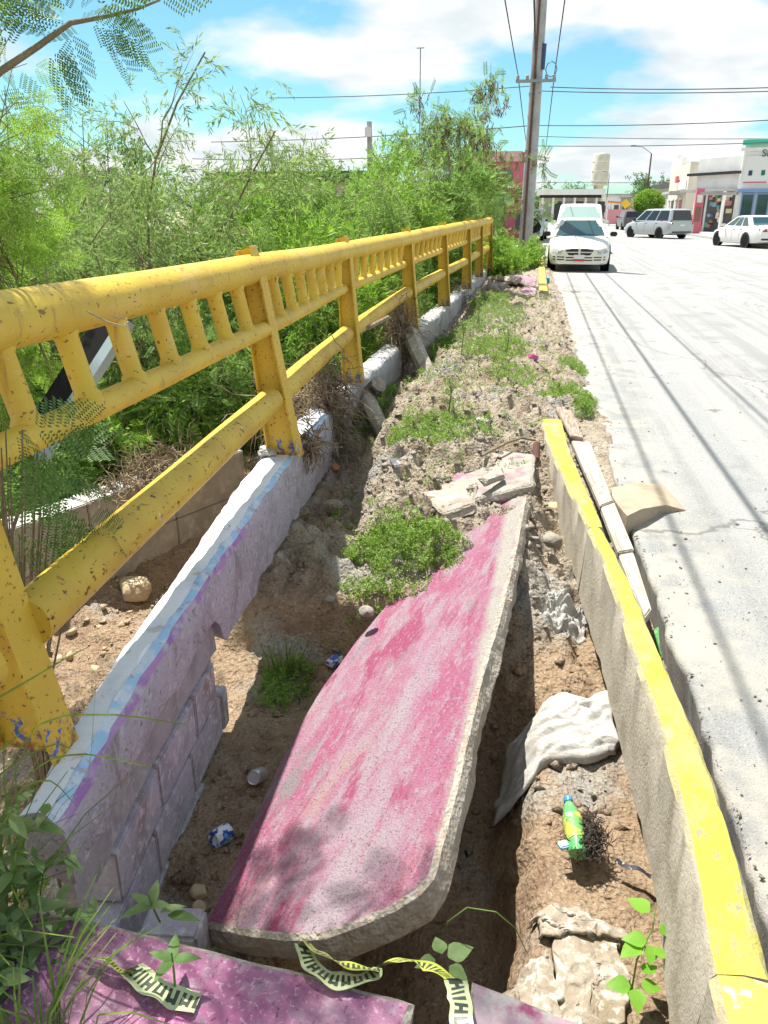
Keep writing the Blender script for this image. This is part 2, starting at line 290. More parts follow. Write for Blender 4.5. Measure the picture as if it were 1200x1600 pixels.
def hgt(X, Y):
    X = np.asarray(X, float); Y = np.asarray(Y, float)
    wx = ip(Y, WY, WXI); kx = ip(Y, KY, KX); rx = ip(Y, RY, RX)
    n1 = fbm(X, Y, 1.1, 3, 1); n2 = fbm(X, Y, 4.5, 5, 5); n3 = fbm(X, Y, 17, 4, 9); lump = np.abs(fbm(X, Y, 7, 4, 21))
    crest = ip(Y, [0, 2.9, 3.35, 3.8, 4.3, 5.0, 6.2, 8, 12, 15, 17.0, 18, 24], [-.46, -.45, -.33, -.16, -.06, .03, .07, .09, .08, .06, -.12, .02, .04])
    wfl = ip(Y, [0, 1.5, 2.2, 3.2, 3.42, 3.5, 3.75, 4.3, 4.42, 5.5, 7, 10, 13, 16], [-.62, -.6, -.58, -.64, -.64, -.32, -.22, -.24, -.36, -.26, -.24, -.22, -.12, .02])
    rgt = ip(Y, [0, 1.2, 1.5, 3.0, 3.6, 4.2, 5.0, 6.0, 8], [-.40, -.42, -.47, -.47, -.38, -.22, -.06, .04, .06])
    d = X-wx
    mid = ip(Y, [0, 3.3, 4.2, 5.5, 8, 16], [.82, .74, .52, .40, .45, .3])+n1*.14
    t = sst(mid-.22, mid+.12, d)
    z = wfl*(1-t)+crest*t
    z = z-.38*sst(.17, -.04, X+.35*(n2*.12+n3*.06))*sst(-.75, -.45, X)*sst(3.5, 2.7, Y)*sst(.9, 1.15, Y)
    t2 = sst(.28, .02, kx-X)                                       # towards the kerb
    z = z*(1-t2)+rgt*t2
    amp = ip(Y, [0, 3.2, 4, 20], [.5, .6, 1.1, 1.1])
    z = z+amp*(n1*.03+n2*.045+n3*.018+(lump-.15)*np.interp(Y, [2.8, 3.6, 5.5, 16], [.05, .17, .15, .13]))
    sup = sst(1.06, .92, Y)*sst(.34, .24, X)                        # earth still carrying the standing pavement
    z = z*(1-sup)+.035*sup
    # rubble strip between kerb and road
    gut = ip(Y, [0, 1.2, 2.4, 2.7, 3.8, 4.3, 5.4, 6.0], [-.34, -.36, -.36, -.28, -.22, -.07, -.03, .04])
    t3 = sst(.07, .13, X-kx)*(Y < 6.3)
    z = z*(1-t3)+(gut+n3*.02+n2*.02)*t3
    # spill of soil over the road edge
    t4 = sst(rx+.05-.18, rx+.30, X)*(Y > 5.9)
    z = np.where(Y > 5.9, z*(1-t4)+(-.05)*t4+0*X, z)
    z = np.where((Y > 5.9) & (X > rx+.3), -.06, z)
    z = np.where((Y <= 5.9) & (X > rx+.06), -.4, z)
    # creek side
    dl = (wx-.22)-X
    base = ip(Y, [0, 2, 4, 6, 9, 16, 26], [-.8, -.75, -.6, -.45, -.25, -.1, .0])
    crk = base-ip(dl, [0, .8, 2.2, 4.5, 7, 11, 14], [0, .18, .55, .9, .95, .5, .1])+n1*.12+n2*.07+n3*.02+(lump-.15)*.09
    tl = sst(-.12, .12, dl)
    z = z*(1-tl)+crk*tl
    hole = np.exp(-(((X+2.1)/.35)**2+((Y-6.1)/.55)**2))*.7+np.exp(-(((X+2.25)/.55)**2+((Y-5.0)/.9)**2))*.42
    z = z-hole*(dl > 0)
    e = np.minimum(np.minimum(X+16, 1e9), np.minimum(30-Y, Y+4)); te = sst(0, 2.2, e)
    return z*te+(-.06)*(1-te)
def H(x, y): return float(hgt(np.array([x]), np.array([y]))[0])

def grid(xs, ys, fn, name, mat, smooth=True):
    X, Y = np.meshgrid(xs, ys); Z = fn(X, Y); nx = len(xs)
    V = np.stack([X.ravel(), Y.ravel(), Z.ravel()], 1)
    i = np.arange(nx-1)[None, :]+nx*np.arange(len(ys)-1)[:, None]; i = i.ravel()
    F = np.stack([i, i+1, i+1+nx, i+nx], 1)
    return addme(name, npmesh(name, V, F, mat, smooth))
xs = np.concatenate([np.linspace(-16, -5, 34)[:-1], np.linspace(-5, -1.7, 66)[:-1], np.linspace(-1.7, .75, 160)[:-1], np.linspace(.75, 1.1, 8)])
ys = np.concatenate([np.linspace(-4, .9, 20)[:-1], np.linspace(.9, 5.5, 280)[:-1], np.linspace(5.5, 10, 150)[:-1], np.linspace(10, 17, 100)[:-1], np.linspace(17, 30, 50)])
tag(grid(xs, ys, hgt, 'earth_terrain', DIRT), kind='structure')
FARM = M('far_ground', (.34, .30, .22), .95, [((.16, .20, .08), .08, .45, .6), ((.42, .37, .29), .5, .5, .7)], spec=.1)
mb = MB(); a = -.06
mb.quad((-900, -300, a), (-16, -300, a), (-16, 2500, a), (-900, 2500, a)); mb.quad((-16, -300, a), (900, -300, a), (900, -4, a), (-16, -4, a))
mb.quad((1.1, -4, a), (900, -4, a), (900, 2500, a), (1.1, 2500, a)); mb.quad((-16, 30, a), (1.1, 30, a), (1.1, 2500, a), (-16, 2500, a))
tag(mb.build('ground', FARM), kind='structure')

# road: sheet with a broken left edge and its own thickness
ry = np.concatenate([np.linspace(-30, .8, 12)[:-1], np.linspace(.8, 9, 260)[:-1], np.linspace(9, 30, 160)[:-1], np.linspace(30, 420, 60)])
ex = ip(ry, RY, RX)+.02*fbm(ry, ry*0, 3.1, 4, 40)+.012*fbm(ry, ry*0, 14, 3, 44)
cols = np.concatenate([[0, .012, .04, .1, .2, .4], np.linspace(.8, 10.4, 20)])
V = []; nx = len(cols)+2
for y, e in zip(ry, ex):
    V.append((e+.05, y, -.30)); V.append((e+.004, y, -.04))
    for c in cols:
        xx = e+c; z = .004*float(vn(xx*1.3, y*1.3, 3))-(.02 if c == 0 else .006 if c < .02 else 0)
        V.append((xx, y, z))
i = (np.arange(nx-1)[None, :]+nx*np.arange(len(ry)-1)[:, None]).ravel()
tag(addme('road', npmesh('road', V, np.stack([i, i+1, i+1+nx, i+nx], 1), ROADM, False)), kind='structure')
# pavement on the far side of the road, with its kerb step
PAV = M('pale_pavement', (.46, .45, .42), .9, [((.38, .37, .35), 1.5, .45, .65)], spec=.15)
mb = MB(); mb.bbox((10.5, -30, -.05), (10.68, 420, .15)); mb.bbox((10.684, -30, -.05), (13.4, 420, .146))
tag(mb.build('pavement', PAV), kind='structure')

# ================================================================== PARAPET WALL
def sweep(path, sec, jit=0., js=9, seed=0, mb=None):
    """sweep a section [(offset to the right, height)] along [(x,y,z)] nodes"""
    mb = mb or MB(); vs = []; n = len(sec); m = len(path)
    for i, p in enumerate(path):
        a = Vector(path[max(i-1, 0)]); b = Vector(path[min(i+1, m-1)]); t = (b-a); t.z = 0; t.normalize(); r = Vector((t.y, -t.x, 0))
        for k, (o, h) in enumerate(sec):
            q = Vector(p)+r*(o*float(np.interp(p[1], [1.4, 2.6, 3.8], [.56, .66, 1])) if o < -.06 else o); q.z += h
            if jit:
                q.x += jit*float(fbm(q.y*1.0, k*1.7, js, 3, seed)); q.z += jit*float(fbm(q.y, k*2.3+9, js, 3, seed+3)); q.y += (jit*1.5*float(fbm(q.x, q.z, js*2, 2, seed+7)) if i in (0, m-1) else 0)
            vs.append(q)
    fs = [(i*n+k, i*n+(k+1) % n, (i+1)*n+(k+1) % n, (i+1)*n+k) for i in range(m-1) for k in range(n)]
    fs += [tuple(range(n-1, -1, -1)), tuple((m-1)*n+k for k in range(n))]
    return mb.add(vs, fs)
def wpath(y0, y1, st=.05, dz=0, dx=0): return [(float(ip(y, WY, WXI))+dx, y, float(ip(y, WY, WZ))+dz) for y in np.arange(y0, y1+1e-6, st)]
pw = thing('parapet_wall', 'white and blue painted concrete parapet wall, broken and undercut below the yellow railing', 'wall', (-1.2, 1.4, -.6))
top = [(0, -.042), (-.012, -.016), (-.040, -.001), (-.062, .003), (-.12, .004), (-.185, -.002), (-.205, -.02), (-.21, -.1)]
def coping(y0, y1, lower, back, jit, js, seed, mats, near=False):
    n = len(lower)+len(top)+1; o = sweep(wpath(y0, y1), lower+top+[(-.21, back)], jit, js, seed).build('coping_beam', mats[0], pw, smooth=True, sharp=40); me = o.data
    for m_ in mats[1:]: me.materials.append(m_)
    if len(mats) > 1:
        l0 = len(lower); slot = {l0: 1, l0+1: 2, l0+2: 2 if False else 3, l0+3: 3, l0+4: 3}
        for f in me.polygons:
            if len(f.vertices) == 4:
                f.material_index = slot.get(f.index % n, 0)
                if f.material_index == 1 and f.center.y+pw.location.y > 3.2: f.material_index = 0
    if near:
        for i, v in enumerate(me.vertices):
            if i % n in (0, n-1): v.co.z += .17*(1-float(sst(2.62, 2.80, v.co.y+pw.location.y)))+.03*float(fbm(v.co.y, 0, 6, 3, 3))

coping(1.29, 5.62, [(-.01, -.40), (.004, -.2), (.002, -.1)], -.36, .014, 9, 4, (WALLM, PURPP, BLUEP, WHITEP), True)
sweep(wpath(1.36, 2.74), [(-.05, -.222), (-.14, -.222), (-.14, -.42), (-.045, -.42)], .008, 11, 7).build('tie_beam', RECESS, pw)
coping(5.66, 8.85, [(-.01, -.36), (.004, -.2), (.002, -.1)], -.34, .016, 6, 12, (WALLG,))
coping(8.95, 14.6, [(-.01, -.46), (.004, -.2), (.002, -.1)], -.44, .02, 6, 15, (WALLG,))
coping(14.62, 23.5, [(-.01, -.46), (.004, -.2)], -.44, .02, 6, 18, (WALLG,))
# cement blocks under the tie beam: three courses, each block a piece of its own
def blk(yc, zc, ln, h, dx):
    x = float(ip(yc, WY, WXI)); sl = float(ip(yc+.1, WY, WXI)-ip(yc-.1, WY, WXI))/.2
    MB().box((x+dx, yc, zc), (.14, ln, h), rz=-math.atan(sl)).build('block', BLOCK, pw, bevel=.006)
for c, (z0, shift, y1) in enumerate(((-.27, 0, 2.62), (-.467, .2, 2.74), (-.664, .02, 2.42), (-.861, .2, 2.3))):
    y = 1.56-shift*.5
    while y < y1-.05:
        e = min(y+.392, y1); 
        if e-y > .08: blk((y+e)/2, z0+.002*rnd.random(), e-y-.008, .189, -.10+.006*c+rnd.uniform(-.004, .004))
        y += .4
MB().box((-.90, 1.50, -.52), (.17, .11, .42), rz=.12).thing('broken_block', 'short grey cement block standing at the near foot of the parapet wall', 'block', BLOCK, bevel=.01)

# two leaning timbers under the wall
MB().tube([atz(592, 600, .1), atz(572, 620, -.05), aty(608, 682, 5.62)+Vector((0, 0, -.06))], [.085, .08, .06], 8).thing('leaning_post', 'grey dirty post stub leaning out from under the wall, hung with roots', 'post', CONC, bevel=.004)
MB().tube([aty(640, 520, 9.0), aty(655, 555, 8.5), aty(676, 590, 8.0)+Vector((0, 0, -.05))], [.10, .09, .075], 6).thing('leaning_post', 'slanting grey concrete prop below the second gap in the wall', 'post', CONC, bevel=.004)

# ================================================================== YELLOW RAILING
NY = [-1.2, 1.5, 4.2, 6.9, 9.6, 12.3, 15.0, 17.7, 20.4]
TX = [-1.25, -1.38, -1.52, -1.63, -1.50, -1.374, -1.23, -1.18, -1.12]; TZ = [1.34, 1.33, 1.30, 1.277, 1.302, 1.33, 1.361, 1.37, 1.39]
MX = [-1.2, -1.31, -1.45, -1.64, -1.53, -1.40, -1.26, -1.20, -1.14]; MZ = [1.04, 1.03, .985, .962, 1.005, 1.04, 1.07, 1.08, 1.09]
BX = [-1.1, -1.235, -1.425, -1.62, -1.48, -1.38, -1.26, -1.22, -1.16]; BZ = [.61, .605, .60, .575, .685, .71, .73, .74, .75]
rl = thing('bridge_railing', 'yellow tubular steel bridge railing with posts and short balusters, bowing along the broken wall', 'railing', (-1.3, 1.5, .25))
def railpath(X, Z, y0, y1): return [(float(ip(y, NY, X))+.006*float(fbm(y, X[0]*9, .8, 2, 61)), y, float(ip(y, NY, Z))+.006*float(fbm(y, Z[0]*9, .9, 2, 62))) for y in np.arange(y0, y1+.01, .135)]
def pipe(name, X, Z, r, y0, y1): MB().tube(railpath(X, Z, y0, y1), r, 18).build(name, YELB if name == 'bottom_rail' else YEL, rl, smooth=True, sharp=50)
pipe('top_rail', TX, TZ, .079, -.5, 20.4); pipe('middle_rail', MX, MZ, .043, -.5, 20.4)
for a_, b_ in zip(NY[1:-1], NY[2:]): pipe('bottom_rail', BX, BZ, .072, a_+.05, b_-.0)
pipe('bottom_rail', BX, BZ, .072, -.8, 1.42)
for k in range(1, 8):
    for q in range(1, 8):
        y = NY[k]+(NY[k+1]-NY[k])*q/8 if k < 8 else 0
        a = Vector((float(ip(y, NY, MX)), y, float(ip(y, NY, MZ)))); b = Vector((float(ip(y, NY, TX)), y, float(ip(y, NY, TZ))))
        MB().tube([a, a.lerp(b, .14), a.lerp(b, .18), a.lerp(b, .72), a.lerp(b, .76), b], [.046, .044, .036, .036, .043, .044], 12).build('baluster', YEL, rl, smooth=True, sharp=50)
for q in range(5, 8):
    y = -1.2+2.7*q/8; a = Vector((float(ip(y, NY, MX)), y, float(ip(y, NY, MZ)))); b = Vector((float(ip(y, NY, TX)), y, float(ip(y, NY, TZ))))
    MB().tube([a, a.lerp(b, .14), a.lerp(b, .18), a.lerp(b, .72), a.lerp(b, .76), b], [.046, .044, .036, .036, .043, .044], 12).build('baluster', YEL, rl, smooth=True, sharp=50)
def post(k):
    y = NY[k]; b = Vector((BX[k]+.05, y, .25 if k < 3 else float(ip(y, WY, WZ)))); t = Vector((TX[k], y, TZ[k]+.10))
    if k == 1: b = Vector((-1.235, y, .25))
    z0 = b.z; hh = t.z-z0; dx = t.x-b.x
    def prof(z):                                                   # left and right edge of the tapering web at height z
        u = z/hh; c = dx*u; wl = .085-.028*u; wr = .085-.05*u**.8
        return c-wl, c+wr
    mb = MB(); zs = [0, .25*hh, .5*hh, .75*hh, .9*hh, hh]
    Lp = [(prof(z)[0], z) for z in zs]; Rp = [(prof(z)[1], z) for z in zs]
    Rp[-1] = (Rp[-1][0]-.03, hh+.025); Lp[-1] = (Lp[-1][0], hh)
    M_ = Matrix.Translation((b.x, y, z0)) @ Matrix.Rotation(R(90), 4, 'X')
    mb.prism(Lp+Rp[::-1], -.006, .006, M_)                         # web
    for P, s in ((Lp, -1), (Rp, 1)):                               # flanges
        q = [(x+s*.001, z) for x, z in P]; q2 = [(x+s*.011, z) for x, z in P]
        mb.prism(q+q2[::-1] if s < 0 else q2+q[::-1], -.055, .055, M_)
    o = mb.build('post', YELP, None, world=False)
    me = o.data
    for v in me.vertices: v.co -= Vector((b.x, y, z0))
    o.parent = rl; o.location = b-Vector(rl.location)
for k in range(1, 9): post(k)
MB().box((-1.16, 20.4, .8), (.05, .30, 1.15)).build('end_plate', YELP, rl)

# ================================================================== SLABS
def rough_slab(outline, th, M_, seed=0, jit=.012, bev=.015, step=.03):
    """slab with a chipped outline; outline in its own plane, thickness below it"""
    P = []; n = len(outline)
    for i in range(n):
        a = Vector(outline[i]).to_2d(); b = Vector(outline[(i+1) % n]).to_2d(); k = max(1, int((b-a).length/step))
        for q in range(k): P.append(a.lerp(b, q/k))
    c = sum(P, Vector((0, 0)))/len(P); m = len(P); rg = np.random.default_rng(seed)
    rings = []; ph = np.arange(m)
    def ring(inset, z, j, sd):
        out = []
        nz = fbm(ph*.21, ph*0, 1, 4, seed*10+sd); nz2 = fbm(ph*.5, ph*0, 1, 3, seed*10+sd+5)
        for i, p in enumerate(P):
            t = (P[(i+1) % m]-P[i-1]).normalized(); nn = Vector((t.y, -t.x)); 
            if nn.dot(p-c) < 0: nn = -nn
            q = p-nn*(inset+float(nz[i])*j*1.6+float(nz2[i])*j*.8); out.append(M_ @ Vector((q.x, q.y, z+float(nz2[i])*j*.3*(z < 0))))
        return out
    rings = [ring(bev, 0, jit*.6, 1), ring(0, -bev*.8, jit*.6, 1), ring(-.002, -th*.45, jit*1.2, 2), ring(.005, -th*.8, jit*1.4, 3), ring(.02, -th, jit*1.3, 4)]
    mb = MB(); vs = [v for r in rings for v in r]
    fs = [(i*m+k, i*m+(k+1) % m, (i+1)*m+(k+1) % m, (i+1)*m+k) for i in range(4) for k in range(m)]
    fs += [tuple((4)*m+k for k in range(m))]
    mb.add(vs, fs); top = MB(); top.add(rings[0], [tuple(range(m))])
    return mb, top
def frame(o, xdir, ydir):
    x = Vector(xdir).normalized(); y = Vector(ydir); y = (y-x*y.dot(x)).normalized(); z = x.cross(y)
    return Matrix.Translation(o) @ Matrix((x, y, z)).transposed().to_4x4()
def slab(name, label, o, xd, yd, outline, th, mtop, mside, seed, jit=.012, cat='slab', group=None, bev=.015):
    M_ = frame(o, xd, yd); body, top = rough_slab(outline, th, Matrix(), seed, jit, bev)
    me = body.mesh(name, mside, False, recalc=True); k = len(me.polygons)
    # painted face as its own polygon
    bm = bmesh.new(); bm.from_mesh(me); bm.verts.ensure_lookup_table(); m = len(top.v)
    f = bm.faces.new([bm.verts[i] for i in range(m)]); f.material_index = 1
    bmesh.ops.recalc_face_normals(bm, faces=bm.faces); bm.to_mesh(me); bm.free(); me.materials.append(mtop)
    ob = addme(name, me); ob.matrix_world = M_
    return tag(ob, label, cat, group)
A = Vector((.045, 4.45, .03)); B = Vector((-.155, 1.42, -.055)); C = Vector((-.85, 1.45, -.40))
slab('sidewalk_slab', 'huge tilted sidewalk slab with scraped pink paint, fallen into the trench', C, B-C, A-B,
     [(0, .12), (.2, .06), (.39, .012), (.47, .004), (.58, .03), (.67, .058), (.735, .092), (.768, .14), (.782, .345), (.79, .565), (.80, 1.0), (.836, 1.49), (.858, 2.03), (.878, 2.96), (.69, 3.06), (.50, 2.86), (.2, 2.22), (.05, 1.72), (-.03, 1.3), (-.04, .84)], .115, PINK, SLABSIDE, 3, .006)
S1 = atz(50, 1400, .15); S2 = atz(715, 1533, .15)
slab('painted_slab', 'purple and pink painted sidewalk slab still lying flat, in the shade at the bottom of the photo', (S1.x-.3, .3, .15), (S2.x-S1.x, S2.y-S1.y, 0), (0, 1, 0),
     [(0, 0), (1.13, 0), (1.17, .35), (1.165, .79), (.9, .81), (.5, .83), (0, .82)], .12, PURPLE, SLABSIDE, 5, .008)
q = [atz(738, 1532, .12), atz(912, 1600, .10), atz(900, 1700, .12), atz(725, 1700, .13)]
M0 = frame(q[0], q[1]-q[0], q[3]-q[0]); mi = M0.inverted()
slab('slab_fragment', 'pale pink slab fragment with brown edge beside the caution tape at the bottom', q[0], q[1]-q[0], (q[0]-q[3]),
     [((M_:=frame(q[0], q[1]-q[0], q[0]-q[3]).inverted()) @ v).to_2d()[:] for v in q], .06, PINKFLAT, SLABSIDE, 6, .006, bev=.006)
# broken pieces behind the big slab
def pix_slab(label, pts, th, mt, seed, ms=SLABSIDE, cat='slab', jit=.012, name='slab_piece'):
    """pts: (px, py, z) corners surveyed from the photograph"""
    W = [atz(*p) for p in pts]; c = sum(W, Vector())/len(W)
    nrm = Vector()
    for i in range(len(W)): nrm += (W[i]-c).cross(W[(i+1) % len(W)]-c)
    if nrm.z < 0: nrm = -nrm
    x = W[1]-W[0]; Fm = frame(c, x, nrm.normalized().cross(x)); mi = Fm.inverted()
    return slab(name, label, c, x, nrm.normalized().cross(x), [(mi @ v).to_2d()[:] for v in W], th, mt, ms, seed, jit, cat)
pix_slab('broken pink slab corner behind the big tilted slab, half under rubble', [(700, 790, -.02), (832, 758, .06), (834, 705, .10), (770, 700, .05), (690, 760, -.03)], .09, M('pink_dusty', (.33, .30, .26), .92, [((.33, .12, .19), 4, .52, .62), ((.24, .22, .19), 9, .5, .65)], bump=.008, bscale=60), 8)
pix_slab('grey broken concrete lump propped on the edge of the pink slab', [(655, 770, -.02), (745, 752, .05), (742, 785, .01), (690, 806, -.05)], .06, CONC, 9, jit=.02)
pix_slab('small grey concrete shard lying on the rubble above the tilted slab', [(752, 745, .12), (785, 728, .13), (790, 742, .10), (760, 755, .09)], .04, CONC, 10, jit=.01)
pix_slab('flat pale stone flake beside the slanting prop in the weeds', [(652, 612, .0), (690, 600, .02), (692, 612, .02), (660, 622, .0)], .04, CONC, 11)
# far end: the pavement that still stands
pix_slab('flat pink slab still in place beside the far yellow kerb', [(786, 413, .16), (836, 412, .16), (834, 400, .16), (796, 401, .16)], .16, PINKFLAT, 12)
pix_slab('dark grey slab tipped sideways near the far end of the railing', [(752, 428, .12), (762, 424, .2), (818, 440, .14), (806, 446, .06)], .10, CONC, 13)
pix_slab('pinkish slab sliding down next to the dark tipped one', [(785, 422, .12), (838, 434, .12), (836, 448, .08), (800, 440, .1)], .08, PINKFLAT, 14)
pix_slab('pink rounded rubble chunk against the far yellow kerb', [(806, 458, .10), (824, 446, .14), (838, 450, .14), (836, 462, .10)], .10, PINKFLAT, 15, jit=.02)

# ================================================================== KERB
def kerb(label, y0, y1, mat, w0, w1, zt, seed, dep=.42, dx=0., grp=None, drop=0.):
    ys_ = np.linspace(y0, y1, max(3, int((y1-y0)/.04))); path = [(float(ip(y, KY, KX))+dx, y, zt-drop*(y-y0)) for y in ys_]
    mb = MB(); vs = []
    for i, p in enumerate(path):
        wv = w0+(w1-w0)*i/max(1, len(path)-1)
        for k, (o, h) in enumerate([(-.012, -dep), (-.004, -.2), (.0, -.02), (.012, -.003), (wv*.5, .002), (wv-.012, -.003), (wv, -.02), (wv+.004, -.2), (wv+.01, -dep)]):
            j = .007*float(fbm(p[1]*1.0, k*3.1, 9, 3, seed)); vs.append((p[0]+o+j, p[1]+(0.006*float(fbm(o*9, h*6, 3, 2, seed)) if i in (0, len(path)-1) else 0), p[2]+h+j*.6))
    n = 9; m = len(path)
    mb.add(vs, [(i*n+k, i*n+(k+1) % n, (i+1)*n+(k+1) % n, (i+1)*n+k) for i in range(m-1) for k in range(n)]+[tuple(range(n-1, -1, -1)), tuple((m-1)*n+k for k in range(n))])
    return mb.thing('kerb_stone', label, 'kerb', mat, (path[0][0], y0, -.3), smooth=True, sharp=35)
kerb('orange yellow kerb stone in the bottom right corner, before the crack', .55, 1.266, KERBO, .15, .132, .099, 21, .5)
kerb('long bright yellow kerb stone leaning over the trench, cracked at its near end', 1.272, 3.76, KERBY, .125, .075, .10, 22, .39)
kerb('far part of the leaning yellow kerb, sandy and half buried at its end', 3.768, 5.95, KERBY, .085, .17, .10, 23, .36)
kerb('faded yellow kerb stone standing alone next to the parked cream car', 15.9, 27.5, KERBY, .18, .18, .15, 24, .45)
# boards and render strips between kerb and road
def board(label, p, z, th, mat, name='board', cat='board'):
    W = [atz(a, b, z) for a, b in p]; vs = W+[v-Vector((0, 0, th)) for v in W]
    mb = MB(); n = len(W); mb.add(vs, [tuple(range(n)), tuple(range(2*n-1, n-1, -1))]+[(i, (i+1) % n, n+(i+1) % n, n+i) for i in range(n)])
    return mb.thing(name, label, cat, mat, bevel=.006)
board('short brown weathered board at the top of the row along the kerb', [(868, 636), (890, 634), (912, 684), (892, 680)], .10, .03, WOOD)
board('long pale board lying between the yellow kerb and the road', [(893, 688), (922, 690), (958, 782), (938, 790)], .07, .04, PLANKW)
board('middle pale board with a dark groove beside the leaning kerb', [(939, 792), (960, 784), (991, 858), (966, 862)], .08, .04, PLANKW)
board('splintered pale board ending above the green bottle', [(967, 866), (990, 862), (1018, 950), (1006, 966)], .07, .05, PLANKW)
mb = MB()
pp = [(952, 765, .02), (975, 752, .05), (1030, 752, .04), (1068, 792, .006), (1066, 800, .004), (1040, 796, .05), (985, 800, .085), (965, 795, .07)]
g = [[atz(955, 762, .05), atz(995, 754, .055), atz(1035, 757, .03), atz(1052, 775, .008)],
     [atz(957, 775, .085), atz(995, 768, .09), atz(1035, 772, .05), atz(1066, 791, .008)],
     [atz(966, 790, .09), atz(1000, 785, .10), atz(1038, 784, .055), atz(1070, 795, .006)],
     [atz(980, 806, .085), atz(1003, 795, .095), atz(1040, 789, .05), atz(1071, 797, .005)]]
vs = [v for r in g for v in r]; fs = [(i*4+j, i*4+j+1, i*4+j+5, i*4+j+4) for i in range(3) for j in range(3)]
b = [0, 1, 2, 3, 7, 11, 15, 14, 13, 12, 8, 4]; lo = [Vector((vs[i].x, vs[i].y, -.05)) for i in b]; nb = len(vs)
fs += [(b[i], b[(i+1) % 12], nb+(i+1) % 12, nb+i) for i in range(12)]
mb.add(vs+lo, fs); mb.thing('mud_lump', 'smooth tan lump of dried mud on the broken edge of the road', 'mud lump', MUD, smooth=True, sharp=45)

# culvert wing wall down in the creek
cw = thing('culvert_wall', 'low brown concrete culvert wall in the creek behind the railing', 'wall', (-2.7, 5, -1.2))
c0 = Vector((-2.36, 6.05, 0)); c1 = Vector((-3.25, 4.1, 0)); dr = (c1-c0).normalized(); nr = Vector((dr.y, -dr.x, 0))
if nr.x < 0: nr = -nr
CW = M('stained_concrete', (.40, .37, .315), .92, [((.30, .27, .225), 2, .45, .62), ((.46, .43, .375), 9, .5, .66), ((.55, .53, .50), 5, .2, .4, None, ('N', .7, .9, 'Z'))], bump=.008, bscale=30, spec=.15)
for i, (a_, b_, zt) in enumerate(((.0, .78, -.32), (.786, 1.55, -.325), (1.556, 2.4, -.33))):
    for z0, z1 in ((-1.6, -.71), (-.704, zt)):
        p = c0+dr*(a_+b_)/2; MB().box((p.x-nr.x*.11, p.y-nr.y*.11, (z0+z1)/2), (.22, b_-a_, z1-z0), rz=math.atan2(dr.y, dr.x)-PI/2).build('panel', CW, cw, bevel=.008)

# ================================================================== PLANTS
def nrm(a): return a/np.maximum(np.linalg.norm(a, axis=-1, keepdims=True), 1e-9)
def leafq(b, d, side, ln, wd):                                     # one lanceolate leaflet as a diamond quad
    b = np.array(b, float); d = np.array(d, float)/np.linalg.norm(d); side = np.array(side, float)
    return [b, b+d*ln*.45+side*wd*.5, b+d*ln, b+d*ln*.45-side*wd*.5]
def T_pinn(n=10, ln=.26, wd=.075, ang=62):
    q = []
    for t in np.linspace(.12, 1, n):
        for s in (-1, 1):
            d = (math.sin(R(ang))*s, .12, math.cos(R(ang))); q.append(leafq((0, 0, t), d, (math.cos(R(ang))*s*-1, 0, math.sin(R(ang))), ln*(1-.25*abs(t-.5)), wd))
    return np.array(q)
def T_bip():
    out = []; p = T_pinn(9, .19, .072, 68)
    for t in np.linspace(.3, 1, 5):
        for s in (-1, 1):
            a = R(52)*s; ca, sa = math.cos(a), math.sin(a); k = .52*(1-.3*abs(t-.6))
            v = p.copy()*k; x = v[..., 0]*ca+v[..., 2]*sa; z = -v[..., 0]*sa+v[..., 2]*ca; v[..., 0] = x; v[..., 2] = z+t*.9; v[..., 1] += -.10*(x/k)**2
            out.append(v)
    return np.concatenate(out)
def T_narrow(n=10, ln=.34, wd=.045, ang=38, sd=0):
    q = []; r = np.random.default_rng(sd)
    for i, t in enumerate(np.linspace(.0, 1, n)):
        a = i*2.4+r.uniform(-.4, .4); o = np.array((math.cos(a), math.sin(a), 0)); th = R(ang+r.uniform(-14, 14)); d = o*math.sin(th)+np.array((0, 0, math.cos(th)))
        q.append(leafq((0, 0, t*.8), d, np.cross(d, o+np.array((.1, .2, .3))), ln*r.uniform(.7, 1.2), wd*8 if wd > .1 else wd*4))
    q = np.array(q); return q
def norm_side(q, wd):                                              # rescale leaflet widths to wd
    m = (q[:, 1]+q[:, 3])/2; h = q[:, 1]-m; h = h/np.maximum(np.linalg.norm(h, axis=1, keepdims=True), 1e-9)*wd/2; q = q.copy(); q[:, 1] = m+h; q[:, 3] = m-h; return q
TP = T_pinn(); TB = T_bip(); TN = norm_side(T_narrow(11, .42, .05, 40, 1), .085); TW = norm_side(T_narrow(10, .34, .1, 62, 2), .17); TS = norm_side(T_narrow(12, .5, .1, 45, 3), .12)
TH = norm_side(T_narrow(12, .34, .1, 30, 5), .05)                 # hanging, hair-like
def scatter(T, pos, dr, sc, rg):
    n = len(pos); z = nrm(dr); a = rg.normal(size=(n, 3)); x = nrm(a-z*np.sum(a*z, 1, keepdims=True)); y = np.cross(z, x)
    B = np.stack([x, y, z], 1); v = T.reshape(-1, 3)
    return (np.einsum('vk,nkj->nvj', v, B)*sc[:, None, None]+pos[:, None, :]).reshape(-1, 3)
def quads(V): return np.arange(len(V)).reshape(-1, 4)
def curve(p, d, ln, n, rg, wig=.25, grav=-.1):
    P = [p]; D = [d]; s = ln/n
    for _ in range(n):
        d = nrm(d+rg.normal(size=3)*wig*.5+np.array((0, 0, grav))); p = p+d*s; P.append(p); D.append(d)
    return P, D
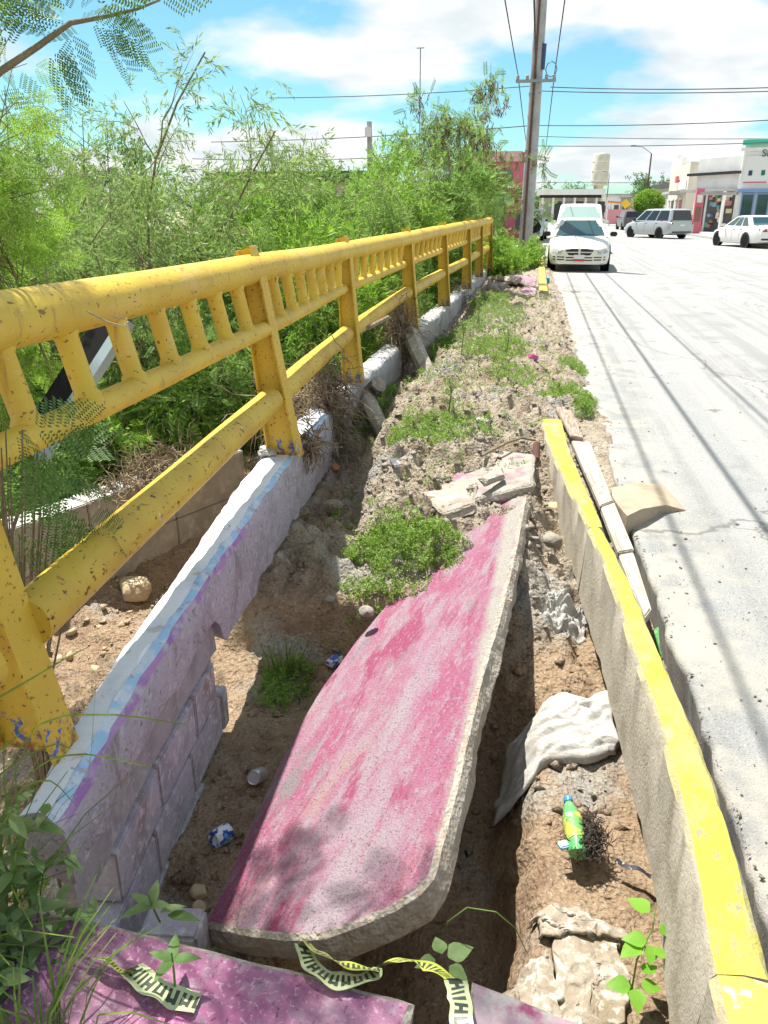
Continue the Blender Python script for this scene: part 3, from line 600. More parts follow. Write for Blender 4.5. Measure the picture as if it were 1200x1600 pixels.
def tubes_np(segs, k=4):
    """segs: list of (points, r0, r1) -> arrays"""
    V = []; F = []; b = 0
    for P, r0, r1 in segs:
        P = np.array(P); m = len(P); t = nrm(np.gradient(P, axis=0)); a = np.cross(t, np.array((.31, .17, .93))); a = nrm(a); c = np.cross(t, a)
        rr = np.linspace(r0, r1, m)[:, None]
        ring = np.stack([P+(a*math.cos(2*PI*j/k)+c*math.sin(2*PI*j/k))*rr for j in range(k)], 1).reshape(-1, 3); V.append(ring)
        i = np.arange(m-1)[:, None]*k; j = np.arange(k)[None, :]; j2 = (j+1) % k
        F.append(np.stack([b+i+j, b+i+j2, b+i+k+j2, b+i+k+j], -1).reshape(-1, 4)); b += m*k
    return np.concatenate(V), np.concatenate(F)
def shrub(label, base, h, spread, nst, T, mat, nl, size, seed, lean=(0, 0, 0), grav=-.05, stem=.02, nbr=7, cf=.3, name='shrub', cat='shrub', bark=BARK, droop=.25, brl=.38, group=None, pods=0, wig=.3, jit=.5):
    nl = int(nl*.52); rg = np.random.default_rng(seed); base = np.array(base, float); segs = []; br = []
    for _ in range(nst):
        d = nrm(np.array((rg.normal()*spread, rg.normal()*spread, 1.0))+np.array(lean)); ln = h*rg.uniform(.75, 1.15)
        p0 = base+np.array((rg.normal()*.06*h*spread*2, rg.normal()*.06*h*spread*2, -.05)); P, D = curve(p0, d, ln, 8, rg, wig, grav); segs.append((P, stem*rg.uniform(.6, 1.1), stem*.2))
        for _b in range(nbr):
            t = rg.uniform(cf, 1); i = min(7, int(t*8)); q, e = P[i], D[i]
            e2 = nrm(e*.7+rg.normal(size=3)*.75); l2 = h*brl*(1.15-.6*t)*rg.uniform(.6, 1.2); P2, D2 = curve(np.array(q), e2, l2, 5, rg, wig, grav*1.2); segs.append((P2, stem*.24, stem*.06)); br.append((P2, D2))
            for _c in range(2):
                k = rg.integers(1, 5); e3 = nrm(D2[k]*.7+rg.normal(size=3)*.8); P3, D3 = curve(np.array(P2[k]), e3, l2*.5, 3, rg, wig, grav); br.append((P3, D3)); segs.append((P3, stem*.11, stem*.04))
    BP = [np.array(b[0]) for b in br]; BD = [np.array(b[1]) for b in br]
    idx = rg.integers(0, len(br), nl); pos = np.empty((nl, 3)); dr = np.empty((nl, 3))
    for m_, bi in enumerate(idx):
        P = BP[bi]; t = rg.uniform(.12, 1)*(len(P)-1); i = min(int(t), len(P)-2); u = t-i; pos[m_] = P[i]*(1-u)+P[i+1]*u; dr[m_] = BD[bi][i]
    pos += rg.normal(size=(nl, 3))*size*jit
    ok = ~(((pos[:, 1] < 6.95) & (pos[:, 0] > -2.62-.456*(6.05-np.minimum(pos[:, 1], 6.05)))) | ((pos[:, 0] > ip(pos[:, 1], WY, WXI)-.30) & (pos[:, 1] < 19.5) & (pos[:, 1] > 0) & (pos[:, 2] < 1.75)))
    pos = pos[ok]; dr = dr[ok]; nl = len(pos); segs = [s_ for s_ in segs if not any((p_[1] < 6.95 and p_[0] > -2.6-.456*(6.05-min(p_[1], 6.05))) or (p_[0] > float(ip(p_[1], WY, WXI))-.22 and 0 < p_[1] < 19.5) for p_ in s_[0])]
    dr = nrm(dr*.7+rg.normal(size=(nl, 3))*.55+np.array((0, 0, -droop)))
    sc = size*rg.uniform(.75, 1.5, nl); V = scatter(T, pos, dr, sc, rg)
    root = thing(name, label, cat, base, 0, group); o = np.array(base)
    addme('foliage', npmesh('foliage', V-o, quads(V), mat), root)
    SV, SF = tubes_np(segs); addme('branches', npmesh('branches', SV-o, SF, bark, True), root)
    if pods:
        hi = np.argsort(-pos[:, 2]-rg.normal(size=nl)*h*.12)[:pods]; PV = scatter(norm_side(T_narrow(7, .6, .1, 24, 9), .13), pos[hi], np.tile([0, 0, -1.], (pods, 1))+rg.normal(size=(pods, 3))*.25, rg.uniform(.5, 1.0, pods)*size*1.05, rg)
        addme('pods', npmesh('pods', PV-o, quads(PV), L_POD), root)
    return root
def G(x, y, d=0): return (x, y, H(x, y)+d)

# thicket behind the railing
shrub('tall thin mesquite with bare arching stems leaning left over the creek', G(-2.95, 7.15), 3.7, .26, 12, TH, L_GREY, 7600, .18, 101, (-.66, .05, 0), -.02, .034, 9, .35, 'mesquite_tree', 'tree', droop=.75, brl=.34)
shrub('wispy drooping mesquite behind the arching stems, pale against the clouds', G(-5.4, 9.5), 4.6, .30, 9, TH, L_GREY, 7800, .22, 102, (-.2, 0, 0), -.02, .03, 9, .4, 'mesquite_tree', 'tree', droop=.8)
shrub('slim mesquite sapling with a reddish stem standing alone against the cloud', G(-3.4, 10.2), 3.9, .10, 4, TH, L_GREY, 2400, .2, 131, (-.10, 0, 0), -.01, .025, 8, .45, 'mesquite_tree', 'tree', droop=.8, brl=.22)
shrub('dense greyish thicket shrub low behind the near railing bay', G(-4.6, 6.6), 2.9, .6, 14, TN, L_MID, 5200, .17, 103, (-.1, 0, 0), -.06, .02, 9, .15)
shrub('tangle of bare fallen branches with few leaves behind the top rail', G(-4.0, 6.0), 2.2, .6, 16, TN, L_GREY, 1500, .14, 104, (-.4, -.1, .0), -.10, .016, 6, .3, bark=TWIG)
shrub('dark green low shrub seen between the near balusters', G(-3.9, 4.9), 1.5, .6, 14, TN, L_MID, 4400, .13, 105, (0, 0, 0), -.05, .014, 8, .1)
shrub('bushy undergrowth shrub under the middle of the top rail', G(-3.2, 6.9), 1.9, .55, 14, TP, L_MID, 4200, .13, 106, (0, 0, 0), -.05, .014, 8, .1)
shrub('bright yellow green rounded bush behind the second railing post', G(-2.55, 9.0), 2.6, .42, 13, TN, L_BR, 6500, .15, 107, (-.05, 0, 0), -.03, .018, 9, .3, name='bush', cat='bush')
shrub('mid green bush with dark stems right of the bright one', G(-2.5, 11.0), 2.7, .5, 13, TN, L_MID, 5600, .16, 108, (0, 0, 0), -.03, .02, 9, .2, name='bush', cat='bush')
shrub('feathery light bush behind the third railing post', G(-2.6, 13.2), 3.0, .5, 13, TN, L_BR, 5600, .18, 109, (0, 0, 0), -.03, .02, 9, .18, name='bush', cat='bush')
shrub('broad leafy bush behind the far railing bays', G(-2.6, 16), 3.1, .55, 14, TS, L_MID, 5200, .2, 110, (0, 0, 0), -.03, .02, 9, .15, name='bush', cat='bush')
shrub('tall lead tree with hanging brown seed pods at its top', G(-2.3, 18.6), 4.3, .26, 9, TP, L_MID, 4200, .19, 111, (0, 0, 0), -.03, .03, 10, .35, 'lead_tree', 'tree', pods=800, brl=.32)
shrub('smaller lead tree with brown pods spreading towards the utility pole', G(-3.0, 27), 4.3, .26, 8, TP, L_MID, 2800, .24, 112, (.12, 0, 0), -.05, .03, 9, .4, 'lead_tree', 'tree', pods=450, brl=.36)
shrub('leafy shrub growing over the end of the yellow railing', G(-2.1, 20.2), 1.9, .4, 12, TS, L_BR, 3600, .18, 113, (.1, 0, 0), -.04, .018, 8, .1)
shrub('grassy green bush sprawling over the pavement at the end of the railing', G(-.95, 21.0), 1.05, .6, 18, TS, L_BR, 2800, .15, 114, (0, 0, 0), -.05, .01, 7, .05, name='bush', cat='bush')
shrub('small round green weed bush at the foot of the utility pole', G(-.3, 23.6), .85, .55, 14, TW, L_BR, 1700, .16, 115, (0, 0, 0), -.04, .01, 7, .05, name='bush', cat='bush')
shrub('dark tree crown far back on the left of the thicket', G(-8.5, 14), 4.2, .4, 10, TW, L_DK, 4200, .22, 116, (0, 0, 0), -.02, .04, 9, .25, 'far_tree', 'tree')
shrub('grey green tree behind the wispy mesquite at the left', G(-10.5, 12.5), 4.6, .45, 10, TN, L_MID, 4600, .26, 117, (0, 0, 0), -.03, .04, 9, .2, 'far_tree', 'tree')
shrub('rounded shrub mass in the creek behind the bare branches', G(-5.8, 7.4), 3.2, .7, 14, TN, L_MID, 5600, .19, 118, (0, 0, 0), -.05, .02, 9, .12)
shrub('yellowish thicket shrub between the bright bush and the shed', G(-4.4, 12.5), 3.3, .6, 13, TN, L_GREY, 4800, .18, 119, (0, 0, 0), -.04, .02, 9, .15)
shrub('thicket shrub below the pink building, hiding its ground floor', G(-3.9, 19), 3.2, .6, 14, TS, L_MID, 4600, .22, 120, (0, 0, 0), -.03, .02, 9, .12)
shrub('tall narrow shrub sprouting in front of the thin concrete post', G(-4.6, 17), 3.3, .3, 10, TN, L_BR, 3200, .2, 121, (0, 0, 0), -.02, .02, 8, .3)
# near lead tree at the left edge
nb_ = np.array((-2.75, 3.3, H(-2.75, 3.3))); root = thing('lead_tree', 'near lead tree with bright feathery leaves at the left edge above the railing', 'tree', nb_); rg = np.random.default_rng(222); pos = []; segs = []; tops = []
for q in range(9):
    e = np.array((-2.3-.5*rg.random(), 2.7+.9*rg.random(), 1.7+.75*rg.random())); mid_ = nb_*.45+e*.55+np.array((rg.normal()*.12, rg.normal()*.12, .1)); segs.append(([nb_, nb_*.7+e*.3, mid_, e], .016, .004)); tops.append((mid_, e))
while len(pos) < 540:
    m_, e = tops[rg.integers(0, 9)]; t = rg.random(); c_ = m_*(1-t)+e*t+rg.normal(size=3)*np.array((.24, .30, .30))
    if c_[2] > .55+.5*rg.random() and c_[0]/max(c_[1], .1) < -.575-.06*rg.random() and c_[0] < -1.72: pos.append(c_); segs.append(([m_*(1-t)+e*t, c_], .003, .0015))
pos = np.array(pos); dd = rg.normal(size=pos.shape)*np.array((.8, .8, .5))+np.array((.25, 0, -.25)); V = scatter(TB, pos, dd, rg.uniform(.13, .22, len(pos)), rg)
addme('foliage', npmesh('foliage', V-nb_, quads(V), L_BR), root); V, F = tubes_np(segs, 4); addme('branches', npmesh('branches', V-nb_, F, BARK, True), root)
shrub('leafy thicket shrub at the far left behind the black sheet', G(-5.4, 5.7), 2.7, .5, 14, TP, L_BR, 5200, .16, 132, (-.05, 0, 0), -.04, .02, 9, .15)
shrub('tall shrub at the left edge below the clouds', G(-7.0, 8.0), 4.0, .5, 14, TN, L_BR, 7400, .22, 133, (0, 0, 0), -.03, .02, 9, .2)
shrub('round leafy shrub right behind the second bay of the railing', G(-3.3, 8.2), 2.2, .55, 14, TN, L_MID, 5200, .15, 134, (0, 0, 0), -.04, .02, 9, .15)
sb = np.array((-1.62, 1.95, H(-1.62, 1.95))); root = thing('lead_sapling', 'dark feathery sapling hanging by the lower rails at the left edge', 'sapling', sb); rg = np.random.default_rng(123); pos = []; dd = []; segs = []
for px, py, Y in ((8, 655, 1.5), (35, 672, 1.46), (70, 690, 1.9), (15, 715, 1.5), (55, 735, 1.9), (18, 775, 1.92), (62, 800, 1.95), (95, 765, 1.95), (112, 790, 2.0), (30, 835, 1.9), (2, 700, 1.5), (85, 722, 1.95), (48, 862, 1.9), (0, 745, 1.9), (40, 700, 1.9), (100, 830, 2.0), (70, 770, 1.95), (10, 805, 1.9), (130, 810, 2.05), (60, 650, 1.95)):
    q = np.array(aty(px, py, Y)); pos.append(q); dd.append((rg.uniform(-.2, 1), rg.normal()*.4, rg.uniform(-.9, .1))); segs.append(([sb, sb*.45+q*.55+np.array((-.05, 0, .12)), q], .006, .002))
V = scatter(TB, np.array(pos), np.array(dd), rg.uniform(.13, .2, len(pos)), rg); addme('foliage', npmesh('foliage', V-sb, quads(V), L_DK), root); V, F = tubes_np(segs, 4); addme('branches', npmesh('branches', V-sb, F, BARK, True), root)
# bough across the top left corner
rg = np.random.default_rng(5); root = thing('lead_tree', 'single lead tree bough reaching across the sky in the top left corner', 'tree', G(-2.2, 2.35))
ba = np.array(G(-2.2, 2.35)); bp = [ba, np.array((-1.95, 2.2, 1.2)), np.array(aty(-60, 170, 2.1)), np.array(aty(0, 112, 2.1)), np.array(aty(60, 72, 2.12)), np.array(aty(110, 36, 2.15)), np.array(aty(165, 26, 2.2)), np.array(aty(215, 14, 2.25)), np.array(aty(250, 0, 2.3))]
V, F = tubes_np([(bp, .013, .003)], 6); addme('branches', npmesh('branches', V-ba, F, BARK, True), root)
pos = []; dd = []
for px, py, dx, dz, dy in ((25, 95, -.2, .6, 0), (70, 62, .35, -1, .1), (75, 60, .5, -.8, .2), (100, 40, -.6, .4, .1), (105, 38, .2, -1, 0), (112, 34, 1, .2, 0), (118, 34, -.5, .8, 0), (125, 30, .3, .9, .3), (130, 30, 1, -.35, 0), (140, 28, .8, .5, 0), (150, 28, .6, -1, 0), (160, 26, 1, -.6, 0), (168, 26, .9, -.8, .1), (170, 24, .8, .5, .2), (95, 46, -.9, .2, -.2), (120, 30, -.8, -.1, .3), (235, 6, .9, .3, 0), (90, 48, -.7, .7, .1)):
    pos.append(aty(px, py, 2.15)); dd.append((dx, dy, dz))
V = scatter(TB, np.array(pos), np.array(dd, float), rg.uniform(.11, .16, len(pos)), rg); addme('foliage', npmesh('foliage', V-ba, quads(V), L_DK), root)

# the bough's tree spreads a crown overhead: it shades the near end of the wall and dapples the slabs
rg = np.random.default_rng(6); cp = []; segs = []
for (x, y, z) in ((-1.75, 2.2, 2.75), (-1.5, 1.9, 2.9), (-1.9, 2.7, 3.1), (-1.25, 1.75, 2.65), (-1.7, 1.6, 2.5), (-1.35, 2.35, 3.2), (-.95, 1.75, 2.95), (-2.1, 2.0, 2.6), (-1.35, 1.35, 2.45), (-1.0, 1.35, 2.7)):
    c_ = np.array((x, y, z)); a = np.array(bp[1]); segs.append(([a, a*.5+c_*.5+np.array((0, 0, .15)), c_], .012, .004)); cp.append(c_+rg.normal(size=(26, 3))*np.array((.2, .2, .13)))
cp = np.concatenate(cp); V = scatter(TB, cp, rg.normal(size=cp.shape)*np.array((1, 1, .35)), rg.uniform(.16, .26, len(cp)), rg); addme('crown', npmesh('crown', V-ba, quads(V), L_BR), root)
V, F = tubes_np(segs, 5); addme('limbs', npmesh('limbs', V-ba, F, BARK, True), root)

# grass and weeds
def blades(n, rad, hgt_, rg, wd=.006, curl=.6):
    """n curved blades round the origin; each three quads"""
    V = []; F = []
    for i in range(n):
        a = rg.uniform(0, 2*PI); r = rad*math.sqrt(rg.uniform(0, 1)); p = np.array((r*math.cos(a), r*math.sin(a), -.01)); a2 = a+rg.normal()*.8
        o = np.array((math.cos(a2), math.sin(a2), 0)); sd = np.array((-o[1], o[0], 0)); L_ = hgt_*rg.uniform(.5, 1.15); c = curl*rg.uniform(.4, 1.4); b = len(V)
        for k, t in enumerate((0, .4, .75, 1)):
            q = p+np.array((0, 0, L_*(t-.35*c*t*t)))+o*L_*c*.6*t*t; w_ = wd*(1-.75*t); V += [q-sd*w_, q+sd*w_]
        F += [(b+2*k, b+2*k+1, b+2*k+3, b+2*k+2) for k in range(3)]
    return np.array(V), np.array(F)
def tuft(label, x, y, n, rad, h, seed, mat=L_GRASS, name='grass_tuft', cat='grass tuft', z=None, wd=.005, curl=.6):
    V, F = blades(n, rad, h, np.random.default_rng(seed), wd, curl); o = addme(name, npmesh(name, V, F, mat)); o.location = (x, y, H(x, y) if z is None else z); return tag(o, label, cat)
def weed(label, x, y, rx_, ry_, n, size, seed, mat=L_WEED, T=None, h=.09, name='weed_clump', cat='weeds', kind=None, rot=0):
    rg = np.random.default_rng(seed); T = TW if T is None else T
    a = rg.uniform(0, 2*PI, n); r = np.sqrt(rg.uniform(0, 1, n))*rg.uniform(.8, 1.1, n); u = np.cos(a)*r*rx_; v = np.sin(a)*r*ry_
    X = x+u*math.cos(rot)-v*math.sin(rot); Y = y+u*math.sin(rot)+v*math.cos(rot); keep = fbm(X, Y, 5/max(rx_, .2)*.5, 3, seed) > -.25; X = X[keep]; Y = Y[keep]; r = r[keep]; n = len(X)
    Z = hgt(X, Y)+rg.uniform(0, 1, n)*h*(1.05-r*.8); pos = np.stack([X, Y, Z], 1); dr = np.stack([rg.normal(size=n)*.6, rg.normal(size=n)*.6, np.full(n, .8)], 1)
    V = scatter(T, pos, dr, size*rg.uniform(.6, 1.3, n), rg); o0 = np.array((x, y, H(x, y))); me = npmesh(name, V-o0, quads(V), mat); o = addme(name, me); o.location = o0
    return tag(o, label, cat if not kind else None, None, kind)
p = atz(628, 880, -.2); weed('dense fresh green weed clump at the left edge of the big pink slab', p.x, p.y, .34, .42, 1500, .055, 201, h=.13, rot=.3)
p = atz(445, 1040, -.5); weed('small bright weed clump beside the undercut wall, left of the juice carton', p.x, p.y, .13, .22, 330, .05, 202, h=.1)
tuft('long thin grass tuft growing beside the weeds at the undercut wall', p.x-.05, p.y+.1, 60, .1, .24, 203)
p = atz(690, 680, .02); weed('yellow green weed clump on the mound above the rubble', p.x, p.y, .42, .45, 800, .05, 204, h=.08)
p = atz(600, 640, -.3); weed('weeds filling the hollow between the wall and the leaning post stub', p.x, p.y, .22, .6, 900, .055, 205, L_MID, h=.1)
p = atz(690, 540, -.1); weed('weeds along the foot of the grey wall below the third post', p.x, p.y, .2, 1.0, 900, .06, 206, L_MID, h=.12)
p = atz(770, 550, .08); weed('leafy weed patch in the middle of the dirt mound', p.x, p.y, .4, .9, 1100, .055, 207, h=.1)
p = atz(770, 500, .08); weed('far weed patch on the dirt mound before the rubble', p.x, p.y, .5, 1.6, 1300, .065, 208, L_GREY, h=.1)
p = atz(895, 578, .03); weed('small green weed clump at the edge of the road, farther one', p.x, p.y, .16, .32, 420, .05, 209, h=.1)
p = atz(885, 622, .05); weed('green weed clump at the end of the leaning kerb beside the brown board', p.x, p.y, .26, .30, 800, .05, 210, h=.1)
p = atz(912, 655, .0); weed('weed sprouting next to the brown weathered board by the road', p.x, p.y, .08, .16, 200, .05, 211, h=.12)
p = atz(765, 470, .08); weed('yellowish weed patch before the far pink rubble', p.x, p.y, .35, 1.3, 700, .07, 214, h=.16)
p = atz(725, 520, .05); weed('straggly weeds on the left shoulder of the mound', p.x, p.y, .3, .9, 600, .06, 215, L_GREY, h=.14)
p = atz(800, 590, .08); weed('low weeds spreading right of the leafy patch', p.x, p.y, .25, .5, 420, .05, 216, h=.07)
p = atz(640, 700, -.05); weed('thin weeds at the brink of the mound below the yellow green clump', p.x, p.y, .25, .3, 260, .045, 217, h=.06)
p = atz(700, 590, .05); weed('sparse yellowish weeds near the flat stone flake', p.x, p.y, .4, .4, 320, .045, 212, L_GREY, h=.06)
p = atz(560, 690, -.35); weed('weed clump in the shadow below the leaning post stub', p.x, p.y, .14, .3, 300, .055, 213, L_MID, h=.1)
rg = np.random.default_rng(31)
X = rg.uniform(-1.2, .5, 2600); Y = 4.2+rg.uniform(0, 1, 2600)**1.2*13; k = (X > ip(Y, WY, WXI)+.1) & (X < ip(Y, RY, RX)-.1) & (fbm(X, Y, 1.7, 3, 77) > -.02); X = X[k]; Y = Y[k]
pos = np.stack([X, Y, hgt(X, Y)+.015], 1); V = scatter(TW, pos, np.tile([0, 0, 1.], (len(X), 1))+rg.normal(size=(len(X), 3))*.4, rg.uniform(.03, .07, len(X)), rg)
tag(addme('ground_weeds', npmesh('ground_weeds', V, quads(V), L_WEED)), kind='stuff')
# tall dry stalks on the mound
for i, (px, py, h_) in enumerate(((745, 520, .5), (790, 560, .35), (700, 650, .3), (720, 560, .42))):
    p = atz(px, py, .08); mb = MB(); mb.tube([p, p+Vector((.02, 0, h_*.6)), p+Vector((.0, .02, h_))], .006, 5)
    o = mb.thing('dry_stalk', ['tallest thin dry stalk on the dirt mound', 'dry weed stalk in the green patch of the mound', 'short dry stalk above the yellow green weeds', 'second tall dry stalk nearer the wall'][i], 'dry stalk', TWIG)
    rg = np.random.default_rng(400+i); t = rg.uniform(.3, 1, 40); pp_ = np.array(p)+np.stack([rg.normal(size=40)*.03, rg.normal(size=40)*.03, t*h_], 1)
    V = scatter(TW, pp_, rg.normal(size=(40, 3))+np.array((0, 0, .3)), rg.uniform(.04, .08, 40), rg); addme('leaves', npmesh('leaves', V-np.array(o.location), quads(V), L_GREY), o)
# bank greenery behind the railing
rg = np.random.default_rng(33); X = rg.uniform(-9, -1.75, 8500); Y = rg.uniform(4.2, 24, 8500); k = (X < ip(Y, WY, WXI)-.35) & ((X < -3.4) | (Y > 6.8)) & (fbm(X, Y, .8, 3, 55) > -.32); X = X[k]; Y = Y[k]
pos = np.stack([X, Y, hgt(X, Y)+rg.uniform(.02, .3, len(X))], 1); V = scatter(TS, pos, np.tile([0, 0, 1.], (len(X), 1))+rg.normal(size=(len(X), 3))*.5, rg.uniform(.1, .26, len(X)), rg)
tag(addme('bank_undergrowth', npmesh('bank_undergrowth', V, quads(V), L_BR)), kind='stuff')
tuft('dark grass tuft hanging by the culvert behind the second post', -2.05, 6.9, 260, .3, .7, 221, L_GRASS, wd=.006, curl=.9)
tuft('bright tall grass behind the third railing bay', -2.0, 9.2, 420, .55, .75, 222, L_GRASS, wd=.007)
tuft('bright grass behind the fourth railing bay', -1.95, 11.6, 420, .6, .75, 223, L_GRASS, wd=.008)
weed('light green weeds spilling over the top of the culvert wall', -3.3, 5.5, .3, .8, 800, .09, 224, L_BR, TN, h=.25)
weed('weeds at the foot of the parapet wall beside the near post', -1.75, 2.4, .28, .5, 420, .06, 225, L_MID, h=.16)

# broad-leaved plant and grass in the bottom left corner
def leafmesh(name, ln=1., wd=.42, fold=.12, mat=None, n=5, heart=0):
    V = []; F = []
    for i in range(n+1):
        t = i/n; w_ = wd*math.sin(PI*min(1, t**.75*.97+.03))**.9*(1.0 if not heart else (1.25-.5*t)); z = -.22*t*t
        V += [(-w_/2, t*ln, z+fold*w_), (0, t*ln, z), (w_/2, t*ln, z+fold*w_)]
    for i in range(n):
        for j in (0, 1): a_ = 3*i+j; F.append((a_, a_+1, a_+4, a_+3))
    return npmesh(name, np.array(V), np.array(F), mat, True)
def leafy(label, base, stems, leafme, mat_stem, sizes, seed, per=9, name='leafy_plant', cat='plant', cone=1.0):
    """stems: lists of points; leaves sit in pairs along them, every leaf an object of its own"""
    rg = np.random.default_rng(seed); root = thing(name, label, cat, base)
    ob = Vector(base); segs = []
    for st in stems:
        P = [np.array(p, float) for p in st]; segs.append((P, .004, .0018))
        for q in range(per):
            t = (q+.7)/per*(len(P)-1); i = min(int(t), len(P)-2); pos = P[i]*(1-(t-i))+P[i+1]*(t-i)
            for s in (0, 1):
                az = q*2.2+s*PI+rg.uniform(-.5, .5); tilt = rg.uniform(-.35, .55)*cone
                o = link(bpy.data.objects.new('leaf', leafme)); o.parent = root; o.location = Vector(pos)-ob; k = rg.uniform(*sizes)
                o.scale = (k, k, k); o.rotation_euler = (tilt, rg.uniform(-.4, .4), az)
    V, F = tubes_np(segs, 5); addme('stems', npmesh('stems', V-np.array(base), F, mat_stem, True), root); return root
STEM = M('green_stem', (.14, .22, .05), .6)
lm = leafmesh('leaf', wd=.36, mat=L_BROAD); b0 = Vector((-1.12, .95, .12))
stems = []
for (px, py, Y) in ((60, 1340, 1.12), (25, 1440, 1.0), (110, 1480, 1.04), (70, 1560, .95), (140, 1575, 1.0), (15, 1540, .9), (95, 1410, 1.1), (170, 1530, 1.02), (20, 1360, 1.05), (70, 1270, 1.15), (120, 1330, 1.18), (30, 1250, 1.1), (150, 1430, 1.1), (40, 1500, .98), (120, 1580, .96), (10, 1590, .88)):
    e = aty(px, py, Y); stems.append([b0+Vector((rnd.uniform(-.06, .06), rnd.uniform(-.1, .1), 0)), (b0+e)/2+Vector((0, 0, .05)), e])
leafy('broad leaved green plant filling the bottom left corner beside the purple slab', b0, stems, lm, STEM, (.032, .07), 61, 14)
rg = np.random.default_rng(8)
gr = thing('tall_grass', 'long arching green grass blades at the left edge by the rusty post', 'grass', (-1.2, 1.15, .1))
for i, (pts) in enumerate(([(-20, 1255), (60, 1120), (180, 1115), (290, 1132)], [(-10, 1300), (60, 1190), (130, 1175), (240, 1200)], [(-20, 1420), (60, 1300), (110, 1220), (160, 1125)], [(60, 1330), (110, 1280), (140, 1220), (150, 1060)], [(-20, 1100), (50, 1060), (100, 1030), (140, 1010)], [(-20, 1330), (30, 1230), (80, 1215), (120, 1260)],
                           [(10, 1600), (40, 1540), (110, 1530), (190, 1600)], [(70, 1430), (110, 1440), (150, 1480), (185, 1530)], [(-20, 1225), (40, 1180), (90, 1160), (110, 1170)], [(110, 1440), (150, 1470), (200, 1500), (250, 1540)], [(-10, 1180), (30, 1150), (60, 1100), (90, 1010)])):
    P = np.array([aty(px, py, 1.12+.02*i % .1) for px, py in pts]); tt = np.linspace(0, 3, 10); Q = np.array([[np.interp(t, range(4), P[:, c]) for c in range(3)] for t in tt]); Q[1:-1] = (Q[:-2]+Q[1:-1]*2+Q[2:])/4
    wd = np.linspace(.0085, .002, 10)[:, None]*np.array((0.5, -.3, .8)); V = np.stack([Q-wd, Q+wd], 1).reshape(-1, 3); F = [(2*k, 2*k+1, 2*k+3, 2*k+2) for k in range(9)]
    addme('blade', npmesh('blade', V-np.array(gr.location), F, L_GRASS), gr)
tuft('thin grass tuft behind the broad leaved plant in the bottom left corner', -1.12, 1.05, 90, .16, .42, 231, z=.12, wd=.004, curl=.9)
tuft('grass tuft at the very bottom of the left corner', -.80, .78, 70, .12, .30, 232, z=.15, wd=.004, curl=.9)
# seedling with heart leaves in the trench, and vine
def vine(label, pts, leaves, me, name='seedling', sz=(.05, .07), cat='plant', r=.003):
    root = thing(name, label, cat, pts[0]); b = Vector(pts[0]); V, F = tubes_np([([np.array(p) for p in pts], r, r*.6)], 5); addme('stem', npmesh('stem', V-np.array(b), F, STEM, True), root)
    for (p, az, tilt) in leaves:
        o = link(bpy.data.objects.new('leaf', me)); o.parent = root; o.location = Vector(p)-b; k = rnd.uniform(*sz); o.scale = (k, k, k); o.rotation_euler = (tilt, rnd.uniform(-.2, .2), az)
hm = leafmesh('leaf', 1, .72, .08, L_VINE, 5, 1)
g0 = atz(985, 1560, -.38)
vine('small seedling with bright heart shaped leaves in the trench against the kerb', [g0, atz(995, 1500, -.3), atz(1020, 1450, -.24), atz(1025, 1410, -.2)],
     [(atz(1015, 1425, -.2), .9, .1), (atz(1030, 1455, -.24), -1.3, .0), (atz(1010, 1470, -.26), 1.6, .1), (atz(1022, 1490, -.26), -1.2, -.1), (atz(1000, 1478, -.27), 2.2, .1), (atz(1018, 1478, -.27), 3.0, -.1), (atz(1005, 1520, -.3), -.9, .1), (atz(985, 1540, -.32), 1.7, .1), (atz(995, 1545, -.32), 3.1, -.1), (atz(1002, 1540, -.32), -1.5, .1)], hm)
vine('thin green vine tendril looping over the dark hollow under the slab', [atz(690, 1480, -.12), atz(700, 1440, -.05), atz(730, 1418, .0), atz(775, 1425, -.02), atz(805, 1450, -.1), atz(824, 1490, -.2)], [(atz(690, 1490, -.1), .4, .1), (atz(680, 1500, -.1), 2, 0), (atz(702, 1510, -.1), -2, 0), (atz(700, 1495, -.1), -1, .2)], leafmesh('leaf', 1, .7, .08, L_BROAD, 5, 1), 'vine', (.05, .07), 'vine', .0022)
vine('little weed with pointed leaves sprouting at the edge of the purple slab', [atz(250, 1440, .05), atz(240, 1420, .12), atz(233, 1400, .2)], [(atz(236, 1415, .15), a_, .5) for a_ in (.2, 1.4, 2.6, -1.6)]+[(atz(250, 1425, .15), -1.0, .1), (atz(262, 1430, .14), -1.4, 0)], leafmesh('leaf', 1, .4, .1, L_BROAD), 'seedling', (.05, .08))
vine('dark little weed growing through the purple slab', [atz(275, 1560, .15), atz(272, 1520, .19), atz(268, 1490, .24)], [(atz(270, 1500, .22), a_, .3) for a_ in (.3, 1.5, 2.9, -1.4)], leafmesh('leaf', 1, .45, .1, L_DK), 'seedling', (.05, .07))

# roots and straw caught on the wall
def straw(label, c, n, size, ln, seed, down=.5, name='root_tangle', cat='root tangle', mat=None, r=.0048):
    rg = np.random.default_rng(seed); segs = []
    for _ in range(n):
        p = np.array(c)+rg.normal(size=3)*np.array(size); d = nrm(rg.normal(size=3)+np.array((0, 0, -down))); P, D = curve(p, d, ln*rg.uniform(.4, 1.2), 4, rg, .7, -.12); segs.append((P, r, r*.4))
    V, F = tubes_np(segs, 3); o = addme(name, npmesh(name, V-np.array(c), F, mat or STRAW, False)); o.location = c; return tag(o, label, cat)
straw('big hanging tangle of dry roots wrapped round the third railing post', (-1.50, 5.72, .22), 620, (.065, .11, .17), .34, 301, 1.2)
straw('dry straw caught on the bottom rail before the third post', (-1.68, 5.3, .32), 260, (.1, .28, .09), .3, 302, .2)
straw('tangle of roots hanging at the fourth railing post', (-1.47, 8.95, .26), 800, (.07, .1, .2), .36, 303, 1.2)
